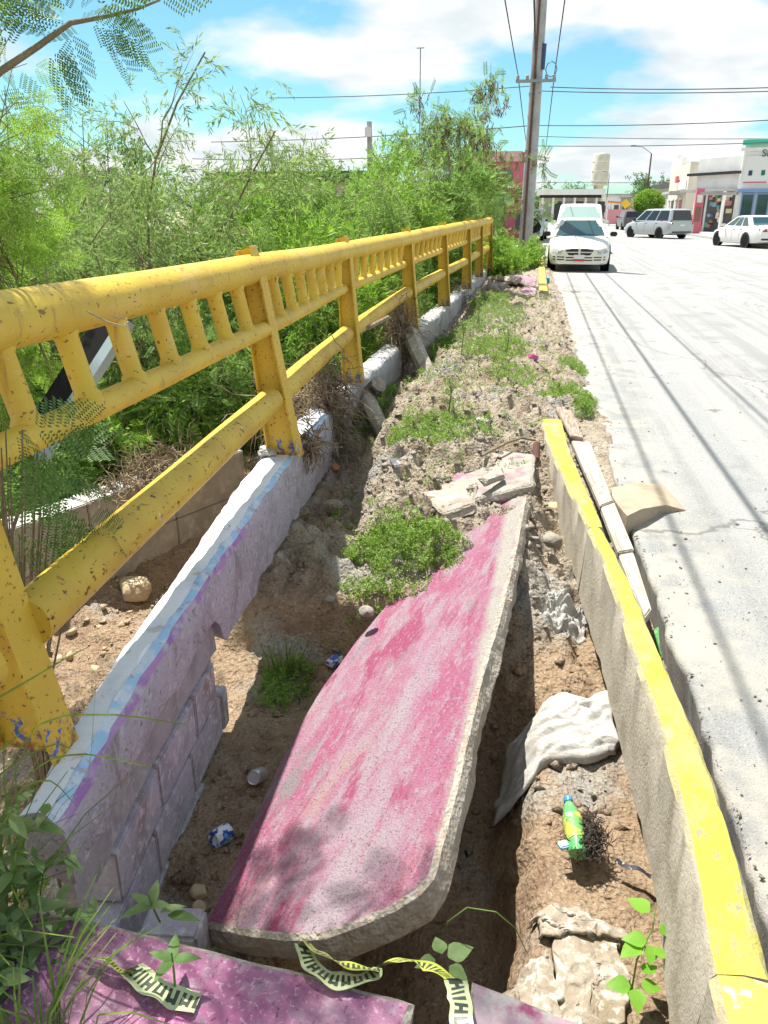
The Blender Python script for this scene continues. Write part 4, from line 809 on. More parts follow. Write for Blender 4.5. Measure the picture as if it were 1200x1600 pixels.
straw('brown matted straw lying on top of the culvert wall', (-2.8, 5.25, -.26), 520, (.13, .28, .05), .24, 304, .0)
straw('small dry tuft at the foot of the second railing post', (-1.33, 4.5, .25), 160, (.04, .06, .04), .2, 305, .7)
straw('roots hanging at the fifth railing post', (-1.32, 14.6, .15), 200, (.06, .2, .14), .35, 306, .9)

# ================================================================== VEHICLES
from mathutils.bvhtree import BVHTree
PAINTW = M('white_car_paint', (.74, .73, .68), .25, spec=.6); PAINTC = M('cream_car_paint', (.72, .70, .58), .25, spec=.6); PAINTS = M('silver_car_paint', (.42, .46, .46), .3, spec=.6, metal=.3); PAINTD = M('dark_car_paint', (.08, .09, .10), .25, spec=.6)
GLASS = glassmat('car_glass', (.03, .07, .075)); GLASST = glassmat('tinted_glass', (.01, .012, .014)); GLASSP = glassmat('pale_van_glass', (.30, .42, .38))
TRIM = M('black_trim', (.025, .025, .025), .5); CHROME = M('chrome', (.6, .6, .6), .2, metal=.9); LAMP = M('lamp_lens', (.42, .42, .40), .15, spec=.8); TAIL = M('tail_lens', (.35, .02, .05), .2, spec=.6); PLATE = M('plate_white', (.7, .7, .7), .5); PLATER = M('plate_red', (.5, .06, .05), .5); RIM = M('rim_alloy', (.5, .5, .5), .35, metal=.5)
def vehicle(name, label, cat, loc, rz, st, cab, paint, glass, wb, plate=None, rails=False, face='stratus', group=None):
    """st: stations (s, half width, z low, z shoulder, z top), s from the nose; cab: (base front s, base rear s, roof front s, roof rear s, z base, z roof, half width base, half width roof, side pane splits)"""
    root = thing(name, label, cat, loc, rz, group); st = np.array(st, float); Lh = st[-1, 0]/2
    ss = np.linspace(0, st[-1, 0], 60); P = [np.interp(ss, st[:, 0], st[:, i]) for i in range(1, 5)]
    P = [np.convolve(np.pad(p, 2, 'edge'), [.1, .22, .36, .22, .1], 'valid') for p in P]
    V = []; ringn = None
    for s, hw, zl, zs, zt in zip(ss, *P):
        half = [(0, zl), (hw*.86, zl), (hw*.95, zl+.03), (hw*.985, zl+.12), (hw, (zl*.5+zs*.5)), (hw*.995, zs-.05), (hw*.97, zs), (hw*.9, zs*.35+zt*.65), (hw*.75, zt), (hw*.4, zt+.018), (0, zt+.022)]
        ring = half+[(-x, z) for x, z in half[-2:0:-1]]; ringn = len(ring); V += [(x, s-Lh, z) for x, z in ring]
    F = [(i*ringn+k, i*ringn+(k+1) % ringn, (i+1)*ringn+(k+1) % ringn, (i+1)*ringn+k) for i in range(59) for k in range(ringn)]+[tuple(range(ringn)), tuple(59*ringn+k for k in range(ringn-1, -1, -1))]
    mb = MB(); mb.add(V, F); b0, b1, r0, r1, zb, zr, wbs, wr, sp = cab
    def rr(y0, y1, w_, z, c=.10): return [(-w_+c, y0, z), (w_-c, y0, z), (w_-.02, y0+c*.7, z), (w_, y0+c*2, z), (w_, y1-c*2, z), (w_-.02, y1-c*.7, z), (w_-c, y1, z), (-w_+c, y1, z), (-w_+.02, y1-c*.7, z), (-w_, y1-c*2, z), (-w_, y0+c*2, z), (-w_+.02, y0+c*.7, z)]
    def lerp(t): return (b0+(r0-b0)*t-Lh, b1+(r1-b1)*t-Lh, wbs+(wr-wbs)*t, zb+(zr-zb)*t)
    lv = [rr(*lerp(0)), rr(*lerp(.5)), rr(*lerp(.93)), rr(lerp(1)[0]+.08, lerp(1)[1]-.08, lerp(1)[2]-.05, zr), rr(lerp(1)[0]+.4, lerp(1)[1]-.4, lerp(1)[2]-.3, zr+.025)]
    k0 = len(mb.v); mb.add([p for l in lv for p in l], [(i*12+k, i*12+(k+1) % 12, (i+1)*12+(k+1) % 12, (i+1)*12+k) for i in range(4) for k in range(12)]+[tuple(48+k for k in range(12))])
    body = mb.build('body', paint, root, smooth=True, world=False, sharp=38)
    bv = BVHTree.FromPolygons([tuple(v) for v in mb.v], [f for f in mb.f])
    def patch(nm, mat, side, a, n=(6, 3), o=.006, parent=root):
        """a: four corners seen from that side: (u, z); side front/rear u = x, side +1/-1 u = s"""
        g = []
        for j in range(n[1]+1):
            for i in range(n[0]+1):
                u, v = i/n[0], j/n[1]; q = (Vector(a[0])*(1-u)+Vector(a[1])*u)*(1-v)+(Vector(a[3])*(1-u)+Vector(a[2])*u)*v
                if side == 'f': og, dr_ = Vector((q.x, -Lh-2, q.y)), Vector((0, 1, 0))
                elif side == 'r': og, dr_ = Vector((q.x, Lh+2, q.y)), Vector((0, -1, 0))
                else: og, dr_ = Vector((side*3, q.x-Lh, q.y)), Vector((-side, 0, 0))
                h = bv.ray_cast(og, dr_)
                g.append((h[0] if h[0] is not None else og+dr_*3)-dr_*o)
        w_ = n[0]+1; m2 = MB(); m2.add(g, [(j*w_+i, j*w_+i+1, (j+1)*w_+i+1, (j+1)*w_+i) for j in range(n[1]) for i in range(n[0])])
        return m2.build(nm, mat, parent, smooth=True, world=False)
    y0, y1, w0, z0 = lerp(.06); y2, y3, w1, z1 = lerp(.9)
    patch('windscreen', glass, 'f', [(-w0+.11, z0), (w0-.11, z0), (w1-.08, z1), (-w1+.08, z1)], (8, 4)); patch('rear_window', glass if glass is not GLASSP else GLASST, 'r', [(-w0+.12, z0+.03), (w0-.12, z0+.03), (w1-.1, z1), (-w1+.1, z1)], (8, 4))
    yb0, yb1 = y0+Lh+.22, y1+Lh-.22; yt0, yt1 = y2+Lh+.16, y3+Lh-.18
    sp_ = [0]+list(sp)+[1]
    for sd in (1, -1):
        for a_, b_ in zip(sp_, sp_[1:]):
            e = .016; f = lambda t, z: (yb0+(yb1-yb0)*t if z else yt0+(yt1-yt0)*t)
            patch('side_window', glass if glass is not GLASSP else GLASST, sd, [(f(a_+e, 1), z0+.02), (f(b_-e, 1), z0+.02), (f(b_-e, 0), z1-.01), (f(a_+e, 0), z1-.01)], (4, 3))
        hw = float(np.interp(st[-1, 0]*.5, st[:, 0], st[:, 1]))
        for t in list(sp)[:2]:
            s_ = yb0+(yb1-yb0)*t; patch('door_seam', TRIM, sd, [(s_-.008, .3), (s_+.008, .3), (s_+.008, zb-.02), (s_-.008, zb-.02)], (1, 5), .003); patch('door_handle', TRIM, sd, [(s_+.08, zb-.13), (s_+.26, zb-.13), (s_+.26, zb-.095), (s_+.08, zb-.095)], (2, 1), .02)
        MB().box((sd*(hw+.08), b0+.32-Lh, zb+.07), (.2, .09, .13)).build('mirror', TRIM if paint is not PAINTW else paint, root, world=False, bevel=.025)
        for s_ in wb:
            hwl = float(np.interp(s_, st[:, 0], st[:, 1])); Mx = Matrix.Rotation(R(90), 4, 'Y'); c = (sd*(hwl-.11), s_-Lh, .315)
            a2 = MB(); a2.lathe([(.375, -.01), (.375, .0)], (sd*(hwl+.003), s_-Lh, .33), 24, Mx); a2.build('wheel_arch', TRIM, root, world=False)
            wt = MB(); wt.lathe([(.2, -.11), (.29, -.115), (.315, -.085), (.315, .085), (.29, .115), (.2, .118)], c, 24, Mx); tyre = wt.build('tyre', BLACK, root, world=False, smooth=True, sharp=40)
            rm = MB(); rm.lathe([(.20, -.02), (.20, .10), (.185, .118), (.175, .085), (.06, .09), (.05, .115)], c, 20, Mx) if sd > 0 else rm.lathe([(.05, -.115), (.06, -.09), (.175, -.085), (.185, -.118), (.20, -.10), (.2, .02)], c, 20, Mx)
            for q in range(5):
                an = q*2*PI/5; rm.box((c[0]+sd*.105, c[1]+.11*math.cos(an), c[2]+.11*math.sin(an)), (.02, .16, .045), rx=an)
            rm.build('rim', RIM, tyre, world=False)
    wf = st[2, 1]; zt = st[1, 4]; zl = st[1, 2]
    if face in ('stratus', 'van'):
        for sd in (1, -1):
            patch('headlight', LAMP, 'f', [(sd*.50, zt-.20), (sd*(wf-.06), zt-.16), (sd*(wf-.03), zt-.02), (sd*.46, zt-.08)], (6, 3), .008)
            patch('fog_slot', TRIM, 'f', [(sd*.40, zl+.12), (sd*.72, zl+.13), (sd*.72, zl+.16), (sd*.40, zl+.15)], (5, 1), .006); patch('fog_slot', TRIM, 'f', [(sd*.40, zl+.19), (sd*.72, zl+.20), (sd*.72, zl+.225), (sd*.40, zl+.22)], (5, 1), .006)
            patch('grille', TRIM, 'f', [(sd*.03, zt-.13), (sd*.36, zt-.13), (sd*.40, zt-.05), (sd*.03, zt-.05)], (4, 2), .006); patch('grille', TRIM, 'f', [(sd*.03, zt-.23), (sd*.29, zt-.22), (sd*.34, zt-.16), (sd*.03, zt-.16)], (4, 2), .006)
        patch('bumper_slot', TRIM, 'f', [(-.36, zl+.11), (.36, zl+.11), (.36, zl+.14), (-.36, zl+.14)], (6, 1), .006); patch('bumper_slot', TRIM, 'f', [(-.36, zl+.18), (.36, zl+.18), (.36, zl+.21), (-.36, zl+.21)], (6, 1), .006)
        patch('number_plate', PLATE, 'f', [(-.15, zl+.16), (.15, zl+.16), (.15, zl+.27), (-.15, zl+.27)], (2, 1), .02); patch('plate_band', PLATER, 'f', [(-.15, zl+.10), (.15, zl+.10), (.15, zl+.158), (-.15, zl+.158)], (2, 1), .02)
        MB().box((0, b0+.05-Lh, zb+.035), (1.0, .02, .012)).build('wiper', TRIM, root, world=False)
    zr_ = st[-2, 3]; wr_ = st[-3, 1]
    for sd in (1, -1):
        if face == 'minivan': patch('tail_light', TAIL, 'r', [(sd*(wr_-.22), .85), (sd*(wr_-.05), .85), (sd*(wr_-.05), 1.12), (sd*(wr_-.17), 1.12)], (3, 3), .01)
        else: patch('tail_light', TAIL, 'r', [(sd*(wr_-.45), zr_-.16), (sd*(wr_-.02), zr_-.14), (sd*(wr_-.02), zr_-.0), (sd*(wr_-.4), zr_-.04)], (4, 2), .01)
    patch('rear_plate', PLATE if face != 'minivan' else PLATE, 'r', [(-.16, .72 if face != 'minivan' else .74), (.16, .72 if face != 'minivan' else .74), (.16, .84), (-.16, .84)], (2, 1), .012)
    patch('rear_bumper_strip', TRIM, 'r', [(-wr_+.2, .36), (wr_-.2, .36), (wr_-.2, .44), (-wr_+.2, .44)], (6, 1), .01)
    return root
SED = [(0, .60, .23, .50, .58), (.10, .74, .20, .56, .68), (.35, .82, .19, .62, .77), (.9, .86, .18, .74, .87), (1.3, .87, .18, .82, .93), (2.2, .87, .18, .86, .92), (3.5, .87, .19, .9, .93), (3.8, .86, .2, .92, 1.0), (4.3, .80, .24, .88, .98), (4.52, .70, .30, .72, .84)]
SCAB = (1.22, 3.85, 2.05, 3.15, .91, 1.40, .82, .58, (.36, .68))
vehicle('cream_sedan', 'cream white sedan facing the camera, parked half on the broken kerb', 'car', (1.30, 25.4, 0), R(-2), SED, SCAB, PAINTC, GLASS, (.85, 3.5), face='stratus')
VAN = [(0, .72, .3, .8, .95), (.12, .84, .25, .9, 1.02), (.5, .92, .22, 1.0, 1.1), (.9, .95, .22, 1.08, 1.16), (2.5, .95, .22, 1.12, 1.16), (4.8, .95, .25, 1.12, 1.16), (5.0, .93, .3, 1.1, 1.14)]
vehicle('white_van', 'tall white van with a pale windscreen close behind the cream sedan', 'van', (1.75, 35.5, 0), R(-2), VAN, (.75, 4.98, 1.55, 4.9, 1.13, 1.86, .92, .80, (.3, .62)), PAINTW, GLASSP, (.95, 3.9), face='van')
MIN = [(0, .66, .26, .62, .72), (.12, .80, .22, .7, .8), (.5, .88, .2, .78, .92), (1.0, .91, .2, .9, 1.02), (2.4, .92, .2, .98, 1.02), (4.4, .92, .22, 1.0, 1.04), (4.68, .90, .28, .98, 1.03), (4.8, .84, .36, .9, .98)]
vehicle('silver_minivan', 'silver minivan driving away across the road, tail turned towards the right', 'minivan', (7.6, 55.0, 0), R(-150), MIN, (1.05, 4.76, 2.0, 4.58, 1.0, 1.72, .87, .70, (.3, .62)), PAINTS, GLASST, (.9, 3.8), face='minivan')
vehicle('white_sedan', 'white sedan parked by the right pavement with red tail lights', 'car', (10.05, 41.8, 0), R(180+16), SED, SCAB, PAINTW, GLASS, (.85, 3.5), face='sedan')
SUV = [(0, .7, .3, .72, .85), (.12, .82, .26, .8, .92), (.6, .88, .24, .88, 1.0), (1.2, .9, .24, .98, 1.06), (4.2, .9, .26, 1.02, 1.06), (4.45, .84, .34, .95, 1.02)]
vehicle('dark_hatchback', 'small dark grey car with a light rear plate beyond the silver minivan', 'car', (8.4, 79, 0), R(184), SUV, (1.1, 4.42, 1.9, 4.2, 1.04, 1.62, .85, .7, (.35, .7)), PAINTD, GLASST, (.85, 3.6), face='sedan')
vehicle('pale_pickup', 'pale car parked behind the utility pole, seen past the left of the van', 'car', (-.35, 50, 0), R(-4), SUV, (1.1, 4.42, 1.9, 4.2, 1.04, 1.7, .85, .7, (.35, .7)), M('pale_blue_paint', (.55, .62, .64), .3), GLASS, (.85, 3.6), face='stratus')
vehicle('red_car', 'distant red roofed car between the pole and the van', 'car', (-1.6, 66, 0), R(4), SUV, (1.1, 4.42, 1.9, 4.2, 1.04, 1.62, .85, .7, (.35, .7)), M('red_paint', (.5, .05, .06), .3), GLASST, (.85, 3.6), face='stratus')

# ================================================================== POLES AND CABLES
PC = M('pole_concrete', (.38, .38, .375), .9, [((.30, .30, .295), 3, .45, .62)], bump=.004, bscale=40); RUST = M('rusty_brown_steel', (.12, .06, .05), .8, [((.18, .085, .06), 20, .48, .62)], spec=.2)
PY = 26.0; pb = aty(821, 376, PY); pt = aty(848, -60, PY); rp_ = thing('utility_pole', 'tall concrete utility pole with a rusty brown pipe up its side', 'pole', (pb.x, PY, .0))
MB().tube([Vector((pb.x, PY, -.1)), Vector((pt.x*.5+pb.x*.5+.02, PY, 4)), pt+Vector((.03, 0, 1.5))], [.215, .185, .15], 10).build('pole', PC, rp_, smooth=True, sharp=60)
def pp(z, dx=0, dy=0): u = (z+.1)/(pt.z+1.6); return Vector((pb.x+(pt.x+.03-pb.x)*u+dx, PY+dy, z))
MB().tube([pp(.1, -.07, -.215), pp(3, -.055, -.20), pp(pt.z+1, -.03, -.15)], .036, 8).build('pipe', RUST, rp_)
ca = aty(838, 128, PY).z
MB().box(pp(ca, 0, -.2), (1.15, .08, .08)).build('crossarm', STEEL, rp_)
for dx in (-.52, .52, -.25, .3): MB().lathe([(.03, 0), (.06, .03), (.03, .06), (.06, .09), (.03, .12)], pp(ca+.04, dx, -.2), 10).build('insulator', PC, rp_)
MB().tube([pp(ca+.3, .17, -.1), pp(ca+.95, .18, -.1)], .06, 8).build('cable_box', M('dark_cable_box', (.05, .08, .16), .6), rp_)
MB().tube([pp(ca+.3+.2*math.sin(q/8*2*PI*1.0), .42+.16*math.cos(q/8*2*PI), -.1) for q in range(9)], .012, 5).build('cable_coil', TRIM, rp_)
for k, z in enumerate((.55, 1.9, 3.3, ca-.3)): MB().lathe([(.225-.012*k, -.03), (.225-.012*k, .03)], pp(z), 12).build('steel_band', STEEL, rp_)
CAB = M('cable_black', (.03, .03, .035), .7)
def cable(label, a, b, r=.018, sag=.0, n=24):
    a = Vector(a); b = Vector(b); P = [a.lerp(b, i/n)-Vector((0, 0, sag*4*(i/n)*(1-i/n))) for i in range(n+1)]
    mb = MB(); mb.tube(P, r, 5); return mb.thing('overhead_cable', label, 'cable', CAB, P[0])
q0 = pp(ca+.15, -.52, -.2); q1 = pp(ca+.15, .52, -.2); q2 = pp(ca+.1, .0, -.25)
cable('overhead cable running towards the camera from the left end of the crossarm', q0, (q0.x-.1, -30, q0.z+.5), .013, .35)
cable('overhead cable running towards the camera from the right end of the crossarm', q1, (q1.x+.1, -30, q1.z+.5), .013, .3)
cable('thick overhead cable running towards the camera from the middle of the pole', q2, (q2.x-.02, -30, q2.z+.1), .018, .35)
cable('cable leaving the left end of the crossarm down the street', q0, (q0.x, 90, q0.z+.2), .016, .5); cable('cable leaving the right end of the crossarm down the street', q1, (q1.x, 90, q1.z+.2), .016, .5)
for lb, (x0, y0_), (x1, y1_), Y0, Y1 in (('uppermost cable crossing the sky right of the pole', (860, 136), (1300, 133), 40, 38), ('second cable just under the uppermost one right of the pole', (842, 142), (1300, 139), 42, 40),
        ('third cable crossing the sky above the street lamp', (838, 196), (1300, 182), 44, 38), ('faint fourth cable above the shop roofs', (838, 213), (1300, 215), 60, 60), ('cable crossing the sky at the height of the lamp arm', (835, 228), (1300, 218), 50, 48),
        ('low cable beyond the water tower', (835, 285), (1250, 282), 110, 100), ('cable in the blue sky above the thicket', (420, 153), (835, 134), 44, 44), ('lower cable behind the thin concrete post', (330, 222), (832, 196), 40, 40), ('lowest cable on the left, just over the shed roof', (300, 248), (640, 244), 42, 42)):
    cable(lb, aty(x0, y0_, Y0), aty(x1, y1_, Y1), .02 if Y0 < 70 else .035, .12)
tp = aty(577, 190, 30); t_ = thing('concrete_post', 'thin concrete post with a small white box, rising behind the thicket', 'post', (tp.x, 30, 0))
MB().tube([(tp.x+.05, 30, -.1), (tp.x, 30, tp.z)], [.13, .09], 8).build('post', PC, t_); MB().box((tp.x-.02, 29.85, tp.z-.35), (.2, .16, .3)).build('white_box', PLATE, t_)
am = aty(657, 75, 34); t_ = thing('antenna_mast', 'very thin antenna mast with a small crossbar above the lead tree', 'antenna', (am.x, 34, 0)); MB().tube([(am.x+.05, 34, 0), am], .022, 6).build('mast', STEEL, t_); MB().box(am, (.30, .03, .03)).build('crossbar', STEEL, t_)
for i, (px, py, Y) in enumerate(((441, 235, 40), (423, 225, 42), (452, 240, 45))):
    a_ = aty(px, py, Y); MB().tube([(a_.x, Y, 0), a_], .045, 6).thing('thin_pole', ['thin bare pole over the left part of the shed roof', 'leftmost thin pole over the shed roof', 'rightmost thin pole of the three over the shed roof'][i], 'pole', STEEL)
def lamp(label, px, top, arm, Y):
    a_ = aty(px, top[1], Y); e = aty(arm[0], arm[1], Y); t_ = thing('street_lamp', label, 'street lamp', (a_.x, Y, 0))
    MB().tube([(a_.x, Y, 0), a_], [.11, .07], 8).build('pole', RUST if Y < 120 else STEEL, t_); MB().tube([a_, a_.lerp(e, .5)+Vector((0, 0, .25)), e], .04, 6).build('arm', STEEL, t_); MB().box(e, (.6, .3, .14)).build('lamp_head', STEEL, t_, bevel=.03)
lamp('brown street lamp with a long arm behind the trimmed round tree', 1018, (1018, 240), (990, 228), 90)
lamp('smaller distant street lamp right of the water tower', 952, (952, 273), (944, 268), 130)
lamp('most distant street lamp with its arm left of the water tower', 913, (913, 288), (905, 284), 160)

# ================================================================== BUILDINGS
def wallmat(n, c, v=.85): return M(n, c, .9, [(tuple(x*v for x in c), .6, .45, .65)], spec=.15)
WW = wallmat('white_wall', (.80, .79, .76)); CREAM = wallmat('cream_wall', (.66, .62, .52)); PINKW = wallmat('pink_wall', (.52, .14, .20)); GREYW = wallmat('grey_wall', (.42, .41, .39)); GREEN = M('green_fascia', (.06, .50, .34), .5); BLUEF = M('blue_frame', (.20, .32, .56), .5); DARK = M('dark_opening', (.09, .09, .095), .6); SHUT = wallmat('metal_shutter', (.5, .5, .48)); REDP = M('red_plastic', (.58, .14, .19), .5); ROOFD = M('dark_roof_sheet', (.07, .07, .07), .8)
SIGNW = M('sign_white', (.74, .74, .72), .5); LETTER = M('sign_letter_green', (.02, .16, .15), .6); LETTERD = M('sign_letter_dark', (.04, .06, .10), .6)
def facade(name, label, cat, a, b, depth, h, mat, z=0):
    """box whose front runs from a to b (plan points, left to right seen from the street); returns (root, place) where place(u, v, out) is a point u metres along, v up, out in front"""
    a = Vector((*a, 0)); b = Vector((*b, 0)); d = (b-a).normalized(); n_ = Vector((d.y, -d.x, 0)); w_ = (b-a).length
    root = thing(name, label, cat, a); rz = math.atan2(d.y, d.x)
    def place(u, v, o=0): return a+d*u+n_*o+Vector((0, 0, v))
    def part(nm, m, u0, u1, v0, v1, o0, o1, parent=root, bevel=0):
        return MB().box(place((u0+u1)/2, (v0+v1)/2, (o0+o1)/2), (u1-u0, o1-o0, v1-v0), rz=rz).build(nm, m, parent, bevel=bevel)
    part('wall', mat, 0, w_, z, h, -depth, 0); return root, part, place, w_, rz
def text(body, place, u, v, size, mat, rz, parent, name='lettering', o=.03):
    c = bpy.data.curves.new(name, 'FONT'); c.body = body; c.size = size; c.extrude = .02; tmp = bpy.data.objects.new('text', c); me = bpy.data.meshes.new_from_object(tmp); bpy.data.objects.remove(tmp); bpy.data.curves.remove(c)
    me.materials.clear(); me.materials.append(mat); ob = link(bpy.data.objects.new(name, me))
    ob.parent = parent; ob.location = place(u, v, o)-Vector(parent.location); ob.rotation_euler = (R(90), 0, rz); return ob
# service building with green fascia on the right edge
a_ = aty(1149, 330, 58); r_, part, place, W_, rz = facade('service_building', 'white corner building with green fascia and large dark lettering at the right edge', 'building', (a_.x, 58), (a_.x+8, 55.2), 9, 5.9, WW)
part('fascia', GREEN, -.15, W_, 5.55, 5.85, .02, .22); part('roof_edge', WW, -.2, W_, 5.2, 5.4, .02, .12)
part('sign_panel', SIGNW, .15, W_-.2, 3.25, 4.9, .02, .10); part('blue_band', BLUEF, -.05, W_, 2.75, 2.95, .03, .25)
text('SERV', place, 1.05, 4.85+.0, .62, LETTER, rz, r_, o=.105); text('O', place, 2.0, 3.65, 1.05, LETTERD, rz, r_, o=.105)
for u, c in ((.45, LETTERD), (1.2, LETTER)): part('logo_mark', c, u, u+.22, 3.75, 4.05, .105, .13)
part('pink_stripe', REDP, .2, 1.6, 3.3, 3.38, .105, .12)
for u in (.25, 1.15): f_ = part('window_frame', BLUEF, u, u+.8, .5, 2.7, .02, .1); part('pane', GLASS, u+.08, u+.72, .6, 2.6, .09, .115, f_)
part('shutter', SHUT, 2.4, 5.2, .1, 2.6, .02, .08); part('side_awning', GREYW, -2.2, 0, 2.6, 2.75, -.9, .9)
# row of shops
b0_ = aty(1082, 330, 68); b1_ = aty(1147, 330, 64)
r_, part, place, W_, rz = facade('shop_block', 'white shop block with a thin dark eave and open stalls behind the silver minivan', 'shop', (b0_.x, 68), (b1_.x, 64), 12, 5.3, WW)
part('eave', TRIM, -.6, W_+.2, 4.12, 4.3, .02, .5); part('awning', GREYW, -.3, W_, 2.95, 3.12, .02, 1.2)
part('opening', DARK, .15, 1.3, .1, 2.85, .01, .05); part('opening', DARK, 1.6, W_-.1, .1, 2.85, .01, .05)
for k in range(3): part('shutter_panel', [SHUT, CREAM, SHUT][k], .2+.36*k, .5+.36*k, .1, 2.8, .055, .09)
COLS = [M('merch_%s' % n, c, .6) for n, c in (('yellow', (.62, .54, .3)), ('red', (.5, .2, .22)), ('blue', (.25, .32, .48)), ('white', (.65, .65, .6)), ('green', (.1, .35, .2)), ('brown', (.25, .14, .1)))]
for i in range(26): u = 1.7+rnd.random()*(W_-2.1); v = .4+rnd.random()*2.2; part('goods', COLS[i % 6], u, u+.22+.2*rnd.random(), v, v+.18+.14*rnd.random(), .06, .3+.1*rnd.random())
for u in (1.5, W_-.05): part('pillar', WW, u-.08, u+.08, 0, 2.95, .95, 1.12)
c0_ = aty(1041, 330, 84)
r_, part, place, W_, rz = facade('corner_shop', 'older cream white shop with a stepped parapet and small canopies left of the shop block', 'shop', (c0_.x, 84), (b0_.x-.4, 69.2), 7, 5.2, CREAM)
part('parapet', WW, 0, W_*.55, 5.2, 5.9, -.4, .0); part('parapet_step', WW, W_*.1, W_*.3, 5.9, 6.3, -.4, .0)
part('canopy', GREYW, W_*.55, W_-.2, 2.9, 3.1, .0, 1.3); part('sign_board', SIGNW, W_*.6, W_*.95, 3.3, 3.9, .02, .1); part('round_sign', REDP, W_*.5, W_*.58, 3.9, 4.4, .1, .3)
for k in range(4): u = 1+k*3.2; f_ = part('door', [SHUT, DARK, SHUT, REDP][k], u, u+1.6, .1, 2.5, .01, .06); part('door_frame', WW, u-.08, u+1.68, 2.5, 2.62, .01, .1)
r_, part, place, W_, rz = facade('side_house', 'dark roofed low house behind the trimmed tree', 'house', (aty(1018, 330, 112).x, 112), (aty(1048, 330, 100).x, 100), 8, 4.2, GREYW); part('roof', ROOFD, -.4, W_+.4, 4.2, 4.7, -8.2, .4); part('window', DARK, 1, 2.2, 1.2, 2.6, .01, .06)
for i in range(5):
    px = (955, 968, 984, 1000, 940)[i]; Y = (150, 140, 128, 118, 170)[i]; w_ = (3, 3.5, 4, 3.2, 3.4)[i]; x = aty(px, 330, Y).x
    r_, part, place, W_, rz = facade('far_house', ['small white far house left of the trimmed tree', 'grey far house with a dark window', 'cream far house near the trimmed tree', 'white far shop with red front', 'far white house under the lamp arm'][i], 'house', (x, Y), (x+w_, Y-.5), 6, (4.2, 3.6, 4.0, 3.4, 4.6)[i], (WW, GREYW, CREAM, WW, WW)[i])
    part('roof', GREYW, -.2, W_+.2, (4.2, 3.6, 4.0, 3.4, 4.6)[i], (4.4, 3.8, 4.2, 3.6, 4.8)[i], -6.2, .3); part('window', DARK, .4, 1.2, 1.4, 2.6, .01, .06); part('door', (SHUT, DARK, SHUT, REDP, BLUEF)[i], 1.7, 2.6, .1, 2.3, .01, .06)
# red chairs / stand in front of the shops, yellow road sign, orange stall
for i, (px, Y) in enumerate(((1076, 62), (1086, 61), (1093, 61.5))):
    p = aty(px, 330, Y); c_ = thing('plastic_chair', ['leftmost red plastic chair before the open shop', 'middle red plastic chair before the open shop', 'rightmost red plastic chair before the open shop'][i], 'chair', (p.x, Y, .15))
    MB().box((p.x, Y, .6), (.5, .5, .05)).build('seat', REDP, c_); MB().box((p.x, Y+.24, 1.0), (.5, .05, .75), rx=-.15).build('backrest', REDP, c_)
    for sx in (-.2, .2):
        for sy in (-.2, .2): MB().box((p.x+sx, Y+sy, .36), (.05, .05, .43)).build('leg', REDP, c_)
p = aty(1092, 315, 60); c_ = thing('red_stand', 'tall narrow red display stand between the shop openings', 'display stand', (p.x, 60, .15)); MB().box((p.x, 60, 1.6), (.5, .4, 2.9)).build('rack', REDP, c_); MB().box((p.x, 59.78, 2.4), (.36, .03, .5)).build('card', SIGNW, c_); MB().box((p.x, 59.78, 1.4), (.36, .03, .9)).build('shelf_goods', COLS[5], c_)
p = aty(975, 327, 100); c_ = thing('market_stall', 'orange and pink market stall left of the trimmed tree', 'stall', (p.x, 100, 0)); MB().box((p.x-.3, 100, 2.5), (3.4, 2, .2), ry=.08).build('canopy', M('orange_canvas', (.68, .24, .10), .8), c_); MB().box((p.x-.4, 99.6, 1.0), (3.0, 1.2, 1.6)).build('counter', M('pink_cloth', (.62, .28, .30), .8), c_)
for sx in (-1.6, 1.3): MB().box((p.x+sx, 99.1, 1.2), (.07, .07, 2.5)).build('pole', STEEL, c_)
p = aty(977, 325, 96); c_ = thing('road_sign', 'yellow diamond road sign beside the orange stall', 'sign', (p.x, 96, 0)); MB().tube([(p.x, 96, 0), (p.x, 96, 2.3)], .04, 6).build('pole', STEEL, c_); MB().box((p.x, 95.94, 2.35), (.75, .04, .75), ry=PI/4).build('panel', M('sign_yellow', (.75, .5, .04), .5), c_)
p = aty(924, 335, 120); c_ = thing('flower_planter', 'lime yellow and green planter beyond the van roof', 'planter', (p.x, 120, 0)); MB().box((p.x, 120, .9), (1.6, 1.2, 1.8), taper=1.1).build('pot', M('lime_paint', (.55, .65, .08), .7), c_); MB().box((p.x, 120, 1.84), (1.5, 1.1, .1)).build('soil', DIRT, c_)
# trimmed tree
rg = np.random.default_rng(71); p = aty(1012, 330, 78); tr_ = thing('trimmed_tree', 'bright green round trimmed tree over the silver minivan', 'tree', (p.x, 78, 0)); MB().tube([(p.x, 78, 0), (p.x, 78, 1.8)], .1, 8).build('trunk', BARK, tr_)
u = nrm(rg.normal(size=(2600, 3))); pos = u*np.array((1.25, 1.2, .95))*rg.uniform(.75, 1, (2600, 1))+np.array((p.x, 78, 2.35)); V = scatter(TW, pos, u+rg.normal(size=u.shape)*.4, rg.uniform(.22, .36, 2600), rg); addme('crown', npmesh('crown', V-np.array((p.x, 78, 0)), quads(V), L_BR), tr_)
